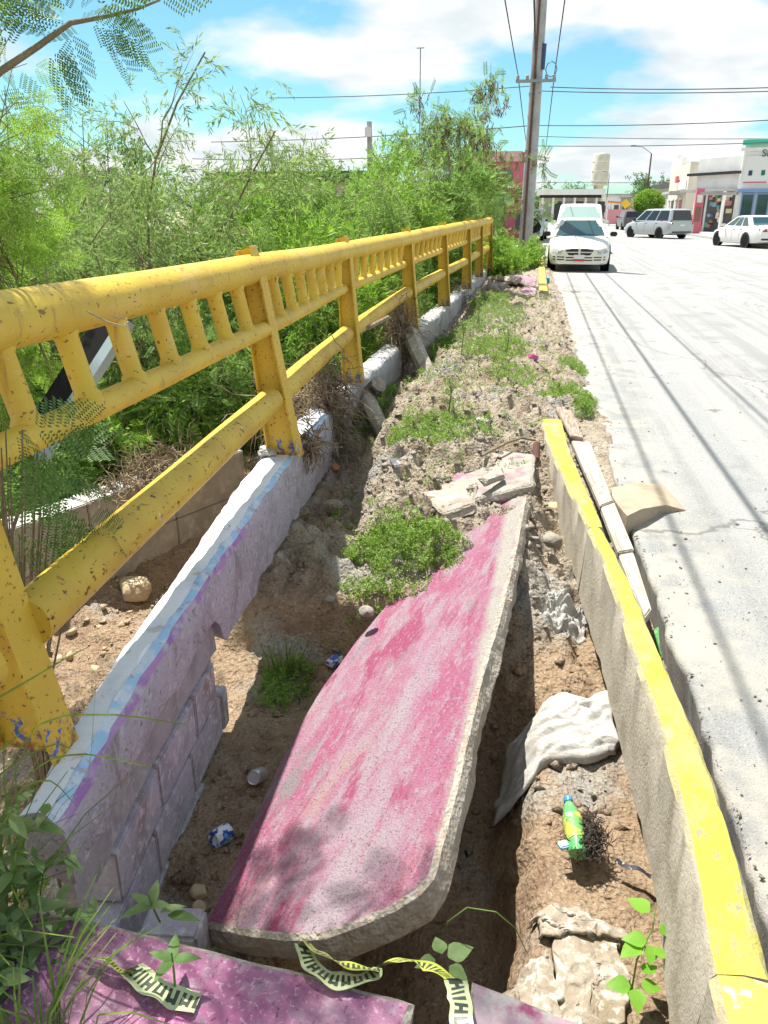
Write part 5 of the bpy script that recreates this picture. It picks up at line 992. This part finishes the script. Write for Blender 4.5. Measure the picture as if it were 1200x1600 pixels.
# low flat roofed hall closing the street, water tower
p0 = aty(842, 330, 130); p1 = aty(937, 330, 130); r_, part, place, W_, rz = facade('flat_roofed_hall', 'low pale hall with a wide flat roof closing the far end of the street', 'building', (p0.x, 130), (p1.x, 130), 8, 3.6, CREAM); part('roof', WW, -.5, W_+.5, 3.9, 4.7, -9, 1.5); part('eave', TRIM, 0, W_, 3.5, 3.9, .0, 1.0)
for k in range(7): part('column', WW, .3+k*1.6, .6+k*1.6, 0, 3.5, .8, 1.1)
for k in range(6): part('opening', DARK if k % 2 else GREYW, .7+k*1.6, 1.8+k*1.6, .2, 3.0, .01, .05)
p = aty(932, 330, 200); tw = thing('water_tower', 'tall cream water tower standing over the end of the street', 'water tower', (p.x, 200, 0))
zt_ = aty(932, 243, 200).z; zm = aty(932, 290, 200).z
MB().lathe([(1.35, 0), (1.05, zm-.4), (1.05, zm)], (p.x, 200, 0), 20).build('shaft', CREAM, tw, smooth=True, sharp=40); MB().lathe([(1.9, zm), (2.0, zm+.3), (1.9, zm+.35), (1.9, zt_), (1.6, zt_+.4), (.5, zt_+.5)], (p.x, 200, 0), 20).build('tank', CREAM, tw, smooth=True, sharp=40)
for k in range(3): MB().lathe([(1.95, zm+1+k*2.0), (1.95, zm+1.15+k*2.0)], (p.x, 200, 0), 20).build('ring', WW, tw)
MB().box((p.x-1.0, 198.7, zm*.5), (.5, .1, zm)).build('ladder', STEEL, tw)
for i, (px, Y, h_, sp) in enumerate(((832, 150, 5.5, .5), (846, 165, 6, .5), (1040, 125, 6.5, .4), (882, 175, 7.5, .4))):
    x = aty(px, 330, Y).x; shrub(['far dark tree just right of the utility pole', 'far green tree over the left end of the flat roofed hall', 'far tree behind the side house', 'far tree rising over the flat roofed hall'][i], (x, Y, 0), h_, sp, 8, TW, L_DK, 900, .9, 500+i, (0, 0, 0), -.02, .12, 6, .3, 'far_tree', 'tree')
# pink building at the left of the pole
p0 = aty(728, 330, 46); p1 = aty(826, 330, 46); r_, part, place, W_, rz = facade('pink_building', 'dusty pink two storey building behind the pod tree', 'building', (p0.x, 46), (p1.x, 46), 9, 4.55, PINKW)
part('parapet', wallmat('pale_pink', (.60, .40, .38)), 0, W_-.5, 4.1, 4.6, .01, .12); part('balcony_slab', WW, 0, W_-.85, 2.75, 2.92, .01, 1.2); part('balcony_wall', wallmat('olive_wall', (.14, .2, .1)), .1, W_-1.0, 2.95, 3.7, .01, .06)
for k in range(8): part('baluster', TRIM, W_-.7+k*.075, W_-.675+k*.075, 2.3, 2.75, .02, .05)
part('doorway', DARK, W_-2.2, W_-1.3, .1, 2.6, .01, .05); part('sign_plate', wallmat('peach_sign', (.68, .46, .36)), W_-1.35, W_-.8, 1.85, 2.35, .06, .12); part('pillar', WW, W_-1.75, W_-1.6, 0, 2.75, .9, 1.1); part('window', DARK, W_-.65, W_-.15, .7, 1.6, .01, .05); part('blue_awning', M('blue_tarp', (.12, .42, .62), .6), 1.2, 2.4, 2.1, 2.35, .1, 1.3)
for i, (px, py, Y, w_, h_) in enumerate(((760, 283, 33, .6, .5), (730, 318, 32, .5, .9), (772, 322, 31, .35, .6))):
    p = aty(px, py, Y); mb = MB(); n = 6; vs = [(p.x+(a/n-.5)*w_, Y+.08*math.sin(a*1.9+b), p.z+(b/n-.5)*h_) for b in range(n+1) for a in range(n+1)]; mb.add(vs, [(b*7+a, b*7+a+1, b*7+a+8, b*7+a+7) for b in range(n) for a in range(n)])
    mb.thing('blue_tarp', ['blue tarpaulin rag showing high in the thicket before the pink building', 'long blue tarpaulin strip low in the thicket', 'small blue tarpaulin rag near the end of the railing'][i], 'tarp', M('tarp_blue', (.12, .45, .70), .6), smooth=True)
r_, part, place, W_, rz = facade('shed', 'long low shed with a dark sheet roof beyond the thicket', 'shed', (aty(352, 330, 30).x, 30), (aty(560, 330, 30).x, 30), 6, 2.6, CREAM); part('roof', ROOFD, -.4, W_+.4, 2.62, 2.95, -6.3, .7)
for k in range(3): part('opening', DARK, 1.0+k*1.8, 2.0+k*1.8, .3, 2.2, .01, .05)
# things by the pole
p = aty(832, 360, 31); c_ = thing('concrete_bollard', 'grey concrete block right of the utility pole with a black bag on it', 'bollard', (p.x, 31, 0)); MB().box((p.x, 31, .42), (.42, .4, .84), taper=.9).build('body', PC, c_, bevel=.02)
mb = MB(); mb.lathe([(.05, 0), (.26, .06), (.32, .22), (.22, .40), (.08, .52), (.10, .58)], (p.x, 31, .842), 14); mb.thing('black_bag', 'black plastic bag standing on the grey concrete block by the pole', 'bag', BLACK, (p.x, 31, .842), smooth=True)

# ================================================================== SMALL THINGS IN AND AROUND THE TRENCH
def rock(label, p, r, seed, mat, name='rock', sq=(1, 1, .75)):
    bm = bmesh.new(); bmesh.ops.create_icosphere(bm, subdivisions=3, radius=1); rg = np.random.default_rng(seed); pl = [(Vector(rg.normal(size=3)).normalized(), rg.uniform(.62, .85)) for _ in range(9)]
    for v in bm.verts:
        for n_, d_ in pl:
            e = v.co.dot(n_)-d_
            if e > 0: v.co -= n_*e*.9
        v.co *= 1+.06*float(fbm(v.co.x*2+seed, v.co.y*2+v.co.z, 2, 3, seed)); v.co = Vector((v.co.x*r*sq[0], v.co.y*r*sq[1], v.co.z*r*sq[2]))
    me = bpy.data.meshes.new(name); bm.to_mesh(me); bm.free(); me.materials.append(mat); o = addme(name, me); o.location = p; return tag(o, label, 'rock')
SAND = M('sandstone', (.48, .38, .24), .95, [((.38, .29, .18), 8, .45, .62)], bump=.01, bscale=30); GREYR = M('grey_rubble', (.31, .28, .235), .95, [((.23, .205, .17), 8, .45, .62)], bump=.008, bscale=50)
def onz(px, py, z, dz=0):
    p = atz(px, py, z)
    for _ in range(6): p = atz(px, py, H(p.x, p.y))
    return p+Vector((0, 0, dz))
rock('big yellowish boulder in the eroded bank under the railing', onz(213, 930, -.8, .05), .14, 1, SAND); rock('brown earth clod rock above the boulder, below the culvert wall', onz(190, 885, -.8, .03), .12, 2, DIRT)
rock('small pale stone at the foot of the wall, upper of two', onz(312, 1398, -.55, .015), .032, 3, SAND); rock('small pale stone at the foot of the wall, lower of two', onz(310, 1424, -.5, .015), .028, 4, SAND)
rock('white stone at the brink of the dark ledge left of the weeds', onz(455, 935, -.45, .02), .045, 5, GREYR); rock('white flat stone in the shaded strip below the weeds', onz(515, 940, -.35, .015), .03, 6, GREYR)
rock('pale stone beside the tilted slab just below the weed clump', onz(572, 962, -.3, .02), .04, 7, GREYR); rock('grey stone in the gap between slab top and kerb', onz(862, 850, -.2, .02), .06, 8, GREYR); rock('brown stone wedged between slab and kerb', onz(866, 800, -.1, .02), .06, 9, SAND)
rock('earth clod on the rubble slope above the trench', onz(520, 800, -.4, .03), .08, 10, DIRT); rock('rounded earth clod near the wall end', onz(500, 740, -.4, .04), .1, 11, DIRT); rock('lumpy earth clod on the sunlit ledge', onz(470, 810, -.4, .03), .07, 12, DIRT)
rock('grey stone beside the dark crack in the rubble', onz(550, 830, -.3, .02), .05, 13, GREYR); rock('reddish stone near the undercut end of the wall', onz(525, 735, -.4, .02), .04, 14, M('red_brick', (.40, .17, .10), .9))
rg = np.random.default_rng(91)
def bits(name, X, Y, Z, sz, mat, seed, flat=.7):
    rg = np.random.default_rng(seed); oc = np.array([(1, 0, 0), (-1, 0, 0), (0, 1, 0), (0, -1, 0), (0, 0, 1), (0, 0, -1.)]); n = len(X); s_ = rg.uniform(.55, 1.45, (n, 6, 3)); A_ = rg.uniform(0, 2*PI, n)
    v = oc[None]*sz[:, None, None]*s_+rg.normal(size=(n, 6, 3))*sz[:, None, None]*.25; v[..., 2] *= flat; c, s2 = np.cos(A_)[:, None], np.sin(A_)[:, None]; x = v[..., 0]*c-v[..., 1]*s2; y = v[..., 0]*s2+v[..., 1]*c
    V = np.stack([x+X[:, None], y+Y[:, None], v[..., 2]+Z[:, None]], -1).reshape(-1, 3); T_ = np.array([(0, 2, 4), (2, 1, 4), (1, 3, 4), (3, 0, 4), (2, 0, 5), (1, 2, 5), (3, 1, 5), (0, 3, 5)])
    F = (T_[None]+6*np.arange(n)[:, None, None]).reshape(-1, 3); return tag(addme(name, npmesh(name, V, F, mat)), kind='stuff')
n = 5200; X = rg.uniform(-1.5, .62, n); Y = 1.2+rg.uniform(0, 1, n)**1.4*15; k = (X > ip(Y, WY, WXI)) & (X < np.where(Y > 5.9, ip(Y, RY, RX)+.1, ip(Y, KY, KX)-.03)) & (fbm(X, Y, 1.5, 3, 5) > -.35); X, Y = X[k], Y[k]
bits('rubble', X, Y, hgt(X, Y)+.003, .005+.028*rg.uniform(0, 1, len(X))**3, DIRT, 1)
n = 1500; X = rg.uniform(-1.0, .2, n); Y = rg.uniform(3.9, 6.0, n); k = X > ip(Y, WY, WXI)+.35; X, Y = X[k], Y[k]; bits('broken_concrete_gravel', X, Y, hgt(X, Y)+.003, .004+.026*rg.uniform(0, 1, len(X))**3, GREYR, 2)
n = 1500; X = rg.uniform(-4.5, -1.4, n); Y = rg.uniform(1.5, 7, n); k = X < ip(Y, WY, WXI)-.25; X, Y = X[k], Y[k]; bits('bank_stones', X, Y, hgt(X, Y)+.004, .008+.05*rg.uniform(0, 1, len(X))**4, SAND, 3)
n = 1500; Y = 1.3+rg.uniform(0, 1, n)**1.6*16; X = ip(Y, RY, RX)+rg.uniform(0, 1, n)**2.2*4; bits('road_grit', X, Y, np.full(n, .006), .003+.007*rg.uniform(0, 1, n)**3, M('dark_grit', (.20, .18, .15), .9), 4, .5)
n = 500; Y = rg.uniform(2.5, 6, n); X = ip(Y, KY, KX)+.1+rg.uniform(0, .22, n); k = X < ip(Y, RY, RX)+.03; X, Y = X[k], Y[k]; bits('kerb_gravel', X, Y, hgt(X, Y)+.004, .006+.018*rg.uniform(0, 1, len(X))**2, GREYR, 5)

def drape(label, c, bulge, wr, mat, seed, name='sack', cat='sack', n=(56, 46), stretch=(3, 14)):
    P = [Vector(atz(*p)) for p in c]; V = []
    for j in range(n[1]+1):
        for i in range(n[0]+1):
            u, v = i/n[0], j/n[1]; q = (P[0]*(1-u)+P[1]*u)*(1-v)+(P[3]*(1-u)+P[2]*u)*v; ed = min(u, 1-u, v, 1-v); s_ = min(1, ed*6)
            q.x += .035*float(fbm(u*4+seed, v*4, 1, 3, seed)); q.y += .035*float(fbm(u*4, v*4+seed, 1, 2, seed+2)); hz = H(q.x, q.y); z = max(.4*q.z+.6*(hz+.02), hz+.004)
            V.append((q.x, q.y, z+bulge*math.sin(PI*u)**.6*math.sin(PI*v)**.6+wr*(1.2*float(fbm(u*stretch[0]+seed, v*stretch[1]+1.5*math.sin(u*5+seed), 1, 3, seed))+1.6*(.25-abs(float(fbm(u*stretch[0]*1.7+seed+v*2, v*stretch[1]*.8, 1, 3, seed+9)))))*s_-(.02 if ed == 0 else 0)))
    w_ = n[0]+1; mb = MB(); mb.add(V, [(j*w_+i, j*w_+i+1, (j+1)*w_+i+1, (j+1)*w_+i) for j in range(n[1]) for i in range(n[0])]); o = mb.thing(name, label, cat, mat, smooth=True)
    md = o.modifiers.new('thick', 'SOLIDIFY'); md.thickness = .006; md.offset = -1; return o
drape('long white woven sack stretched across the trench under the slab', [(800, 1108, -.43), (950, 1066, -.37), (974, 1163, -.38), (768, 1226, -.46)], .035, .024, WHITEBAG, 3, stretch=(2.2, 11))
drape('crumpled white cloth scrap higher up the trench', [(848, 966, -.40), (912, 958, -.38), (916, 1000, -.40), (848, 1004, -.42)], .04, .05, WHITEBAG, 5, 'cloth', 'cloth')
drape('dusty beige sack flattened in the trench beside the seedling', [(872, 1450, -.42), (962, 1452, -.42), (985, 1600, -.41), (862, 1600, -.42)], .012, .006, SACKDIRT, 7, stretch=(5, 7))
drape('folded dusty sack edge lying across the trench above the flattened one', [(830, 1424, -.42), (905, 1415, -.40), (1000, 1446, -.38), (860, 1452, -.40)], .012, .012, SACKDIRT, 9, stretch=(3, 5))
drape('pale dirty sack at the corner between slab fragment and trench', [(800, 1500, -.40), (862, 1470, -.40), (880, 1600, -.34), (770, 1560, -.36)], .012, .006, SACKDIRT, 11, stretch=(5, 6))
def stick_axis(a, b): d = (Vector(b)-Vector(a)); return Matrix.Translation(a) @ d.to_track_quat('Z', 'Y').to_matrix().to_4x4(), d.length
# soda bottle
a_, b_ = atz(887, 1246, -.33), atz(905, 1336, -.38); Mx, ln = stick_axis(b_, a_); bo = thing('soda_bottle', 'crushed green soda bottle with yellow label and blue cap on the trench floor', 'bottle', b_)
def lat(name, prof, mat, n=16): 
    m2 = MB(); m2.lathe([(r, z*ln) for r, z in prof], (0, 0, 0), n, Mx.to_3x3().to_4x4()); m2.v = [(v[0]+.007*float(fbm(v[0]*9, v[1]*30+v[2]*20, 1, 3, 8)), v[1], v[2]+.009*float(fbm(v[1]*28, v[0]*25, 1, 3, 4))) for v in m2.v]; return m2.build(name, mat, bo, smooth=True, world=False, sharp=50)
BG = M('green_plastic', (.10, .36, .12), .2, [((.28, .45, .22), 30, .5, .6)], spec=.5); lat('body', [(.02, 0), (.034, .02), (.035, .2), (.031, .45), (.034, .55), (.033, .66), (.02, .84), (.012, .9), (.012, .95)], BG); lat('label', [(.0365, .22), (.0335, .42), (.036, .56), (.0355, .64)], M('label_yellow', (.50, .44, .07), .5, [((.14, .34, .10), 16, .52, .56), ((.45, .45, .42), 30, .6, .63)])); lat('cap', [(.015, .93), (.0155, 1.0), (.01, 1.01)], M('cap_blue', (.05, .22, .6), .4))
straw('dark hairy root ball lying over the soda bottle', tuple(atz(918, 1305, -.36)), 900, (.024, .036, .012), .05, 330, .1, mat=M('dark_root', (.07, .055, .045), .95), name='root_ball', r=.0026)
p = atz(880, 1325, -.38); MB().box(p+Vector((0, 0, .012)), (.035, .03, .018), rz=.5).thing('plastic_scrap', 'light blue plastic scrap at the base of the soda bottle', 'plastic scrap', M('scrap_blue', (.35, .55, .75), .4), bevel=.004)
def ribbon(label, pts, w_, mat, name, cat, up=None, twist=None):
    P = [Vector(p) for p in pts]; Q = []; m_ = 12
    for i in range(len(P)-1):
        for k in range(m_):
            t = k/m_; p0 = P[max(i-1, 0)]; p1 = P[i]; p2 = P[i+1]; p3 = P[min(i+2, len(P)-1)]
            Q.append(.5*((2*p1)+(p2-p0)*t+(2*p0-5*p1+4*p2-p3)*t*t+(3*p1-p0-3*p2+p3)*t**3))
    Q.append(P[-1]); V = []; UV = []; s_ = 0
    for i, q in enumerate(Q):
        t = (Q[min(i+1, len(Q)-1)]-Q[max(i-1, 0)]).normalized(); a = Vector(up) if up else Vector((0, 0, 1)); u = t.cross(a).normalized(); n_ = u.cross(t)
        if twist: an = np.interp(i/(len(Q)-1), [x[0] for x in twist], [x[1] for x in twist]); u = u*math.cos(an)+n_*math.sin(an)
        if i: s_ += (q-Q[i-1]).length
        cz = Vector((0, 0, 1)); V += [q-u*w_/2*(1+.08*math.sin(i*.5))+cz*.005*math.sin(i*.43+w_*90), q+u*w_/2*(1+.08*math.sin(i*.61+1))+cz*.006*math.sin(i*.37+2)]; UV += [(s_/w_, 0), (s_/w_, 1)]
    F = [(2*i, 2*i+1, 2*i+3, 2*i+2) for i in range(len(Q)-1)]; c = np.array(Q[0]); o = addme(name, npmesh(name, np.array(V)-c, F, mat, True, UV)); o.location = Q[0]; return tag(o, label, cat)
def tapemat(name, base, ink=(.045, .055, .04)):
    m = M(name, base, .4, spec=.4); t = m.node_tree; n = t.nodes; l = t.links; uv = n.new('ShaderNodeUVMap'); s_ = n.new('ShaderNodeSeparateXYZ'); l.new(uv.outputs[0], s_.inputs[0])
    def mt(op, a, b): 
        q = n.new('ShaderNodeMath'); q.operation = op
        for i, v in enumerate((a, b)):
            if isinstance(v, (int, float)): q.inputs[i].default_value = v
            elif v is not None: l.new(v, q.inputs[i])
        return q.outputs[0]
    x = mt('MULTIPLY', s_.outputs[0], 1.75); fr = mt('FRACT', x, None); ce = mt('FLOOR', x, None); hs = mt('FRACT', mt('MULTIPLY', mt('SINE', mt('MULTIPLY', ce, 12.9898), None), 43758.5), None)
    v = s_.outputs[1]; band = mt('MULTIPLY', mt('GREATER_THAN', v, .2), mt('LESS_THAN', v, .8))
    st1 = mt('LESS_THAN', fr, .26); st2 = mt('MULTIPLY', mt('GREATER_THAN', fr, .5), mt('LESS_THAN', fr, .76)); mid = mt('MULTIPLY', mt('LESS_THAN', mt('ABSOLUTE', mt('SUBTRACT', v, mt('MULTIPLY_ADD', hs, .5)), None), .09), mt('LESS_THAN', fr, .76))
    ink_ = mt('MULTIPLY', mt('MINIMUM', mt('ADD', mt('ADD', st1, st2), mid), 1), band)
    mx_ = n.new('ShaderNodeMix'); mx_.data_type = 'RGBA'; mx_.inputs[6].default_value = (*base, 1); mx_.inputs[7].default_value = (*ink, 1); l.new(ink_, mx_.inputs[0]); l.new(mx_.outputs[2], n['Principled BSDF'].inputs['Base Color']); return m
TY = tapemat('caution_tape_yellow', (.40, .46, .06)); TG = tapemat('caution_tape_pale', (.44, .49, .27))
ribbon('strip of pale caution tape with black print lying on the purple slab at the left', [atz(205, 1512, .17), atz(238, 1540, .18), atz(275, 1558, .165), atz(310, 1568, .158)], .048, TG, 'caution_tape', 'caution tape', twist=[(0, .2), (1, .05)])
ribbon('twisted yellow caution tape end running into the broad leaved plant', [atz(130, 1490, .18), atz(160, 1498, .19), atz(190, 1515, .18), atz(208, 1524, .175)], .022, TY, 'caution_tape', 'caution tape', twist=[(0, 1.2), (.5, .5), (1, 1.4)])
ribbon('looped caution tape with black print, upper strand under the slab nose', [atz(478, 1470, .17), atz(505, 1492, .19), atz(545, 1508, .18), atz(592, 1516, .17)], .038, TY, 'caution_tape', 'caution tape', twist=[(0, .9), (1, .6)])
ribbon('looped caution tape, lower pale strand hanging over the purple slab edge', [atz(474, 1478, .17), atz(490, 1512, .17), atz(530, 1532, .165), atz(575, 1526, .165), atz(590, 1512, .17)], .042, TG, 'caution_tape', 'caution tape', twist=[(0, .6), (.5, .2), (1, .6)])
ribbon('yellow caution tape strand running down into the trench beside the vine', [atz(592, 1508, .16), atz(630, 1500, .10), atz(670, 1510, .08), atz(706, 1530, .12)], .04, TY, 'caution_tape', 'caution tape', twist=[(0, .7), (1, .4)])
ribbon('white faded caution tape end hanging between the purple slab and the pink fragment', [atz(712, 1532, .158), atz(718, 1560, .162), atz(722, 1600, .16), atz(724, 1660, .16)], .045, TG, 'caution_tape', 'caution tape')
ribbon('short black tape scrap on the trench floor by the kerb', [atz(962, 1345, -.40), atz(990, 1356, -.395), atz(1018, 1368, -.40)], .02, M('black_tape', (.03, .03, .035), .5, [((.35, .35, .35), 60, .6, .62)]), 'tape_scrap', 'tape')
# cartons and cans
def can(label, a, b, r, mat, name='drink_can', cat='can'):
    Mx, ln = stick_axis(a, b); m2 = MB(); m2.lathe([(r*.8, 0), (r, .05*ln), (r, .88*ln), (r*.82, .97*ln), (r*.85, ln), (r*.75, .975*ln), (.004, .97*ln)], (0, 0, 0), 18, Mx.to_3x3().to_4x4()); m2.v = [tuple(Vector(v)+Vector(a)) for v in m2.v]
    return m2.thing(name, label, cat, mat, a, smooth=True, sharp=40)
p = onz(402, 1225, -.6, .03); can('silver drink can lying against the cement blocks, its lid facing up', p+Vector((.0, .06, -.03)), p+Vector((.0, -.035, .03)), .031, M('bare_aluminium', (.62, .62, .62), .35, metal=.7))
p = onz(345, 1318, -.6, .03); can('crumpled blue and white can at the foot of the blocks', p+Vector((.02, .035, .0)), p+Vector((-.012, -.03, .012)), .033, M('blue_white_print', (.70, .72, .76), .35, [((.03, .08, .35), 26, .5, .52), ((.15, .35, .7), 40, .56, .58)]))
p = onz(523, 1040, -.42, .015); jc = thing('juice_carton', 'small blue and white juice carton in the shaded strip beside the tilted slab', 'carton', p); MB().box((0, 0, .015), (.05, .085, .034), rz=-.4).build('body', M('carton_print', (.66, .66, .74), .5, [((.05, .10, .5), 22, .52, .54)]), jc, world=False, bevel=.003); MB().box((.0, .0, .034), (.03, .05, .003), rz=-.4).build('blue_panel', M('carton_blue', (.08, .16, .6), .5), jc, world=False)
p = onz(617, 728, -.1, .02); MB().box(p, (.05, .08, .03), rz=.4, rx=.3).thing('crushed_packet', 'dark crushed packet on the rubble under the leaning post stub', 'packet', M('packet_print', (.10, .10, .12), .5, [((.6, .6, .6), 30, .54, .56)]), bevel=.004)
for lb, px, py, z, s_ in (('white plastic scrap on the wall top beside the second post', 418, 706, .27, .055), ('white plastic scrap snagged at the third railing post', 563, 516, .42, .05), ('white paper scrap among the weeds on the mound', 755, 660, .06, .07)):
    p = atz(px, py, z); bm = bmesh.new(); bmesh.ops.create_icosphere(bm, subdivisions=3, radius=s_)
    for v in bm.verts: v.co *= 1+.7*float(fbm(v.co.x*30+px, v.co.y*30+v.co.z*25, 1, 3, px)); v.co.z *= .55
    me = bpy.data.meshes.new('plastic_scrap'); bm.to_mesh(me); bm.free(); me.materials.append(WHITEBAG); o = addme('plastic_scrap', me); o.location = p; tag(o, lb, 'plastic scrap')
p = atz(833, 562, .08); MB().box(p+Vector((0, 0, .03)), (.10, .08, .05), rz=.6, ry=.3).thing('pink_chip', 'small bright pink painted chip on the heap before the far rubble', 'rubble chip', M('pink_chip', (.6, .1, .35), .7), bevel=.01)
a_, b_ = atz(1030, 985, -.2), atz(1048, 1040, -.28); can('dark green bottle dropped in the gap between kerb and road', b_, a_, .036, BG, 'bottle', 'bottle')
a_ = atz(838, 708, .05); MB().tube([a_+Vector((0, .06, .05)), a_+Vector((.0, -.05, -.03))], .026, 12).thing('pipe_stub', 'dark pipe stub poking out between the pink slab corner and the kerb', 'pipe', RUST)
MB().tube([atz(752, 712, .10), atz(790, 692, .13), atz(815, 684, .13), atz(836, 688, .09)], [.012, .011, .01, .008], 6).thing('crooked_stick', 'crooked dead stick lying on the rubble above the pink slab corner', 'stick', BARK)
MB().tube([aty(575, 512, 6.6), aty(606, 496, 7.2)], .022, 7).thing('dead_branch', 'short dark dead branch sticking out behind the third post', 'branch', BARK)
p0 = aty(66, 655, 2.9); p1 = aty(165, 500, 3.1); d = p1-p0; ps = thing('sheet_offcut', 'black panel with blue grey edge leaning behind the near balusters', 'sheet', p0); sd = Vector((.96, -.27, 0)); nn_ = d.cross(sd).normalized()
def para(w0, w1, t0, t1): 
    m2 = MB(); vs = [p0-d*.35+d*k*1.35+sd*w+nn_*t for t in (t0, t1) for k, w in ((0, w0), (0, w1), (1, w1), (1, w0))]; m2.add(vs, [(0, 1, 2, 3), (7, 6, 5, 4), (0, 4, 5, 1), (1, 5, 6, 2), (2, 6, 7, 3), (3, 7, 4, 0)]); return m2
para(-.07, .08, 0, .03).build('sheet', BLACK, ps); para(.082, .14, -.01, .03).build('edge', M('blue_grey_paint', (.30, .38, .42), .6), ps)
MB().tube([aty(125, 484, 2.15)+Vector((.04, -.03, 0)), aty(160, 500, 2.3)+Vector((.05, -.05, 0)), aty(185, 506, 2.4)+Vector((.05, -.05, 0)), aty(190, 500, 2.45)+Vector((.04, -.05, .01)), aty(170, 496, 2.4)+Vector((.04, -.05, .01))], .0025, 5).thing('twine', 'thin pale twine caught on the near top rail', 'twine', PLANKW)
p = atz(852, 442, .04); MB().box(p+Vector((.02, 0, .05)), (.10, .28, .14), rz=.2).thing('blue_crate_scrap', 'teal and blue plastic scrap behind the far yellow kerb at the roadside', 'plastic scrap', M('teal_plastic', (.04, .30, .42), .5), bevel=.01)
rg = np.random.default_rng(17)
for i, (px, py) in enumerate(((770, 455), (785, 452), (800, 420), (760, 470))): rock(['grey rubble lump under the dark tipped slab', 'pale rubble lump next to the tipped slab', 'brown rubble lump in the hollow under the far pink slab', 'rubble lump at the wall end by the far weeds'][i], onz(px, py, .08, .05), .16, 40+i, (GREYR, CONC, SAND, GREYR)[i])

# things of one kind share a group
GROUPS = {'shrub': 'shrubs of the thicket in the creek', 'bush': 'bushes along the railing', 'tree': 'trees', 'weeds': 'weed clumps on the dirt', 'grass tuft': 'grass tufts', 'rock': 'loose rocks and clods', 'kerb': 'kerb stones', 'board': 'boards between kerb and road', 'slab': 'broken pavement slabs', 'cable': 'overhead cables', 'sack': 'sacks in the trench', 'caution tape': 'pieces of caution tape', 'can': 'drink cans', 'plastic scrap': 'plastic scraps', 'root tangle': 'root tangles on the wall', 'car': 'cars on the road', 'street lamp': 'street lamps', 'house': 'far houses', 'chair': 'red plastic chairs', 'tarp': 'blue tarpaulin rags', 'dry stalk': 'dry stalks on the mound', 'plant': 'small broad leaved plants', 'bottle': 'thrown away bottles', 'pole': 'poles', 'post': 'posts'}
for o in list(S.objects):
    c = o.get('category')
    if o.parent is None and c in GROUPS and 'group' not in o: o['group'] = GROUPS[c]
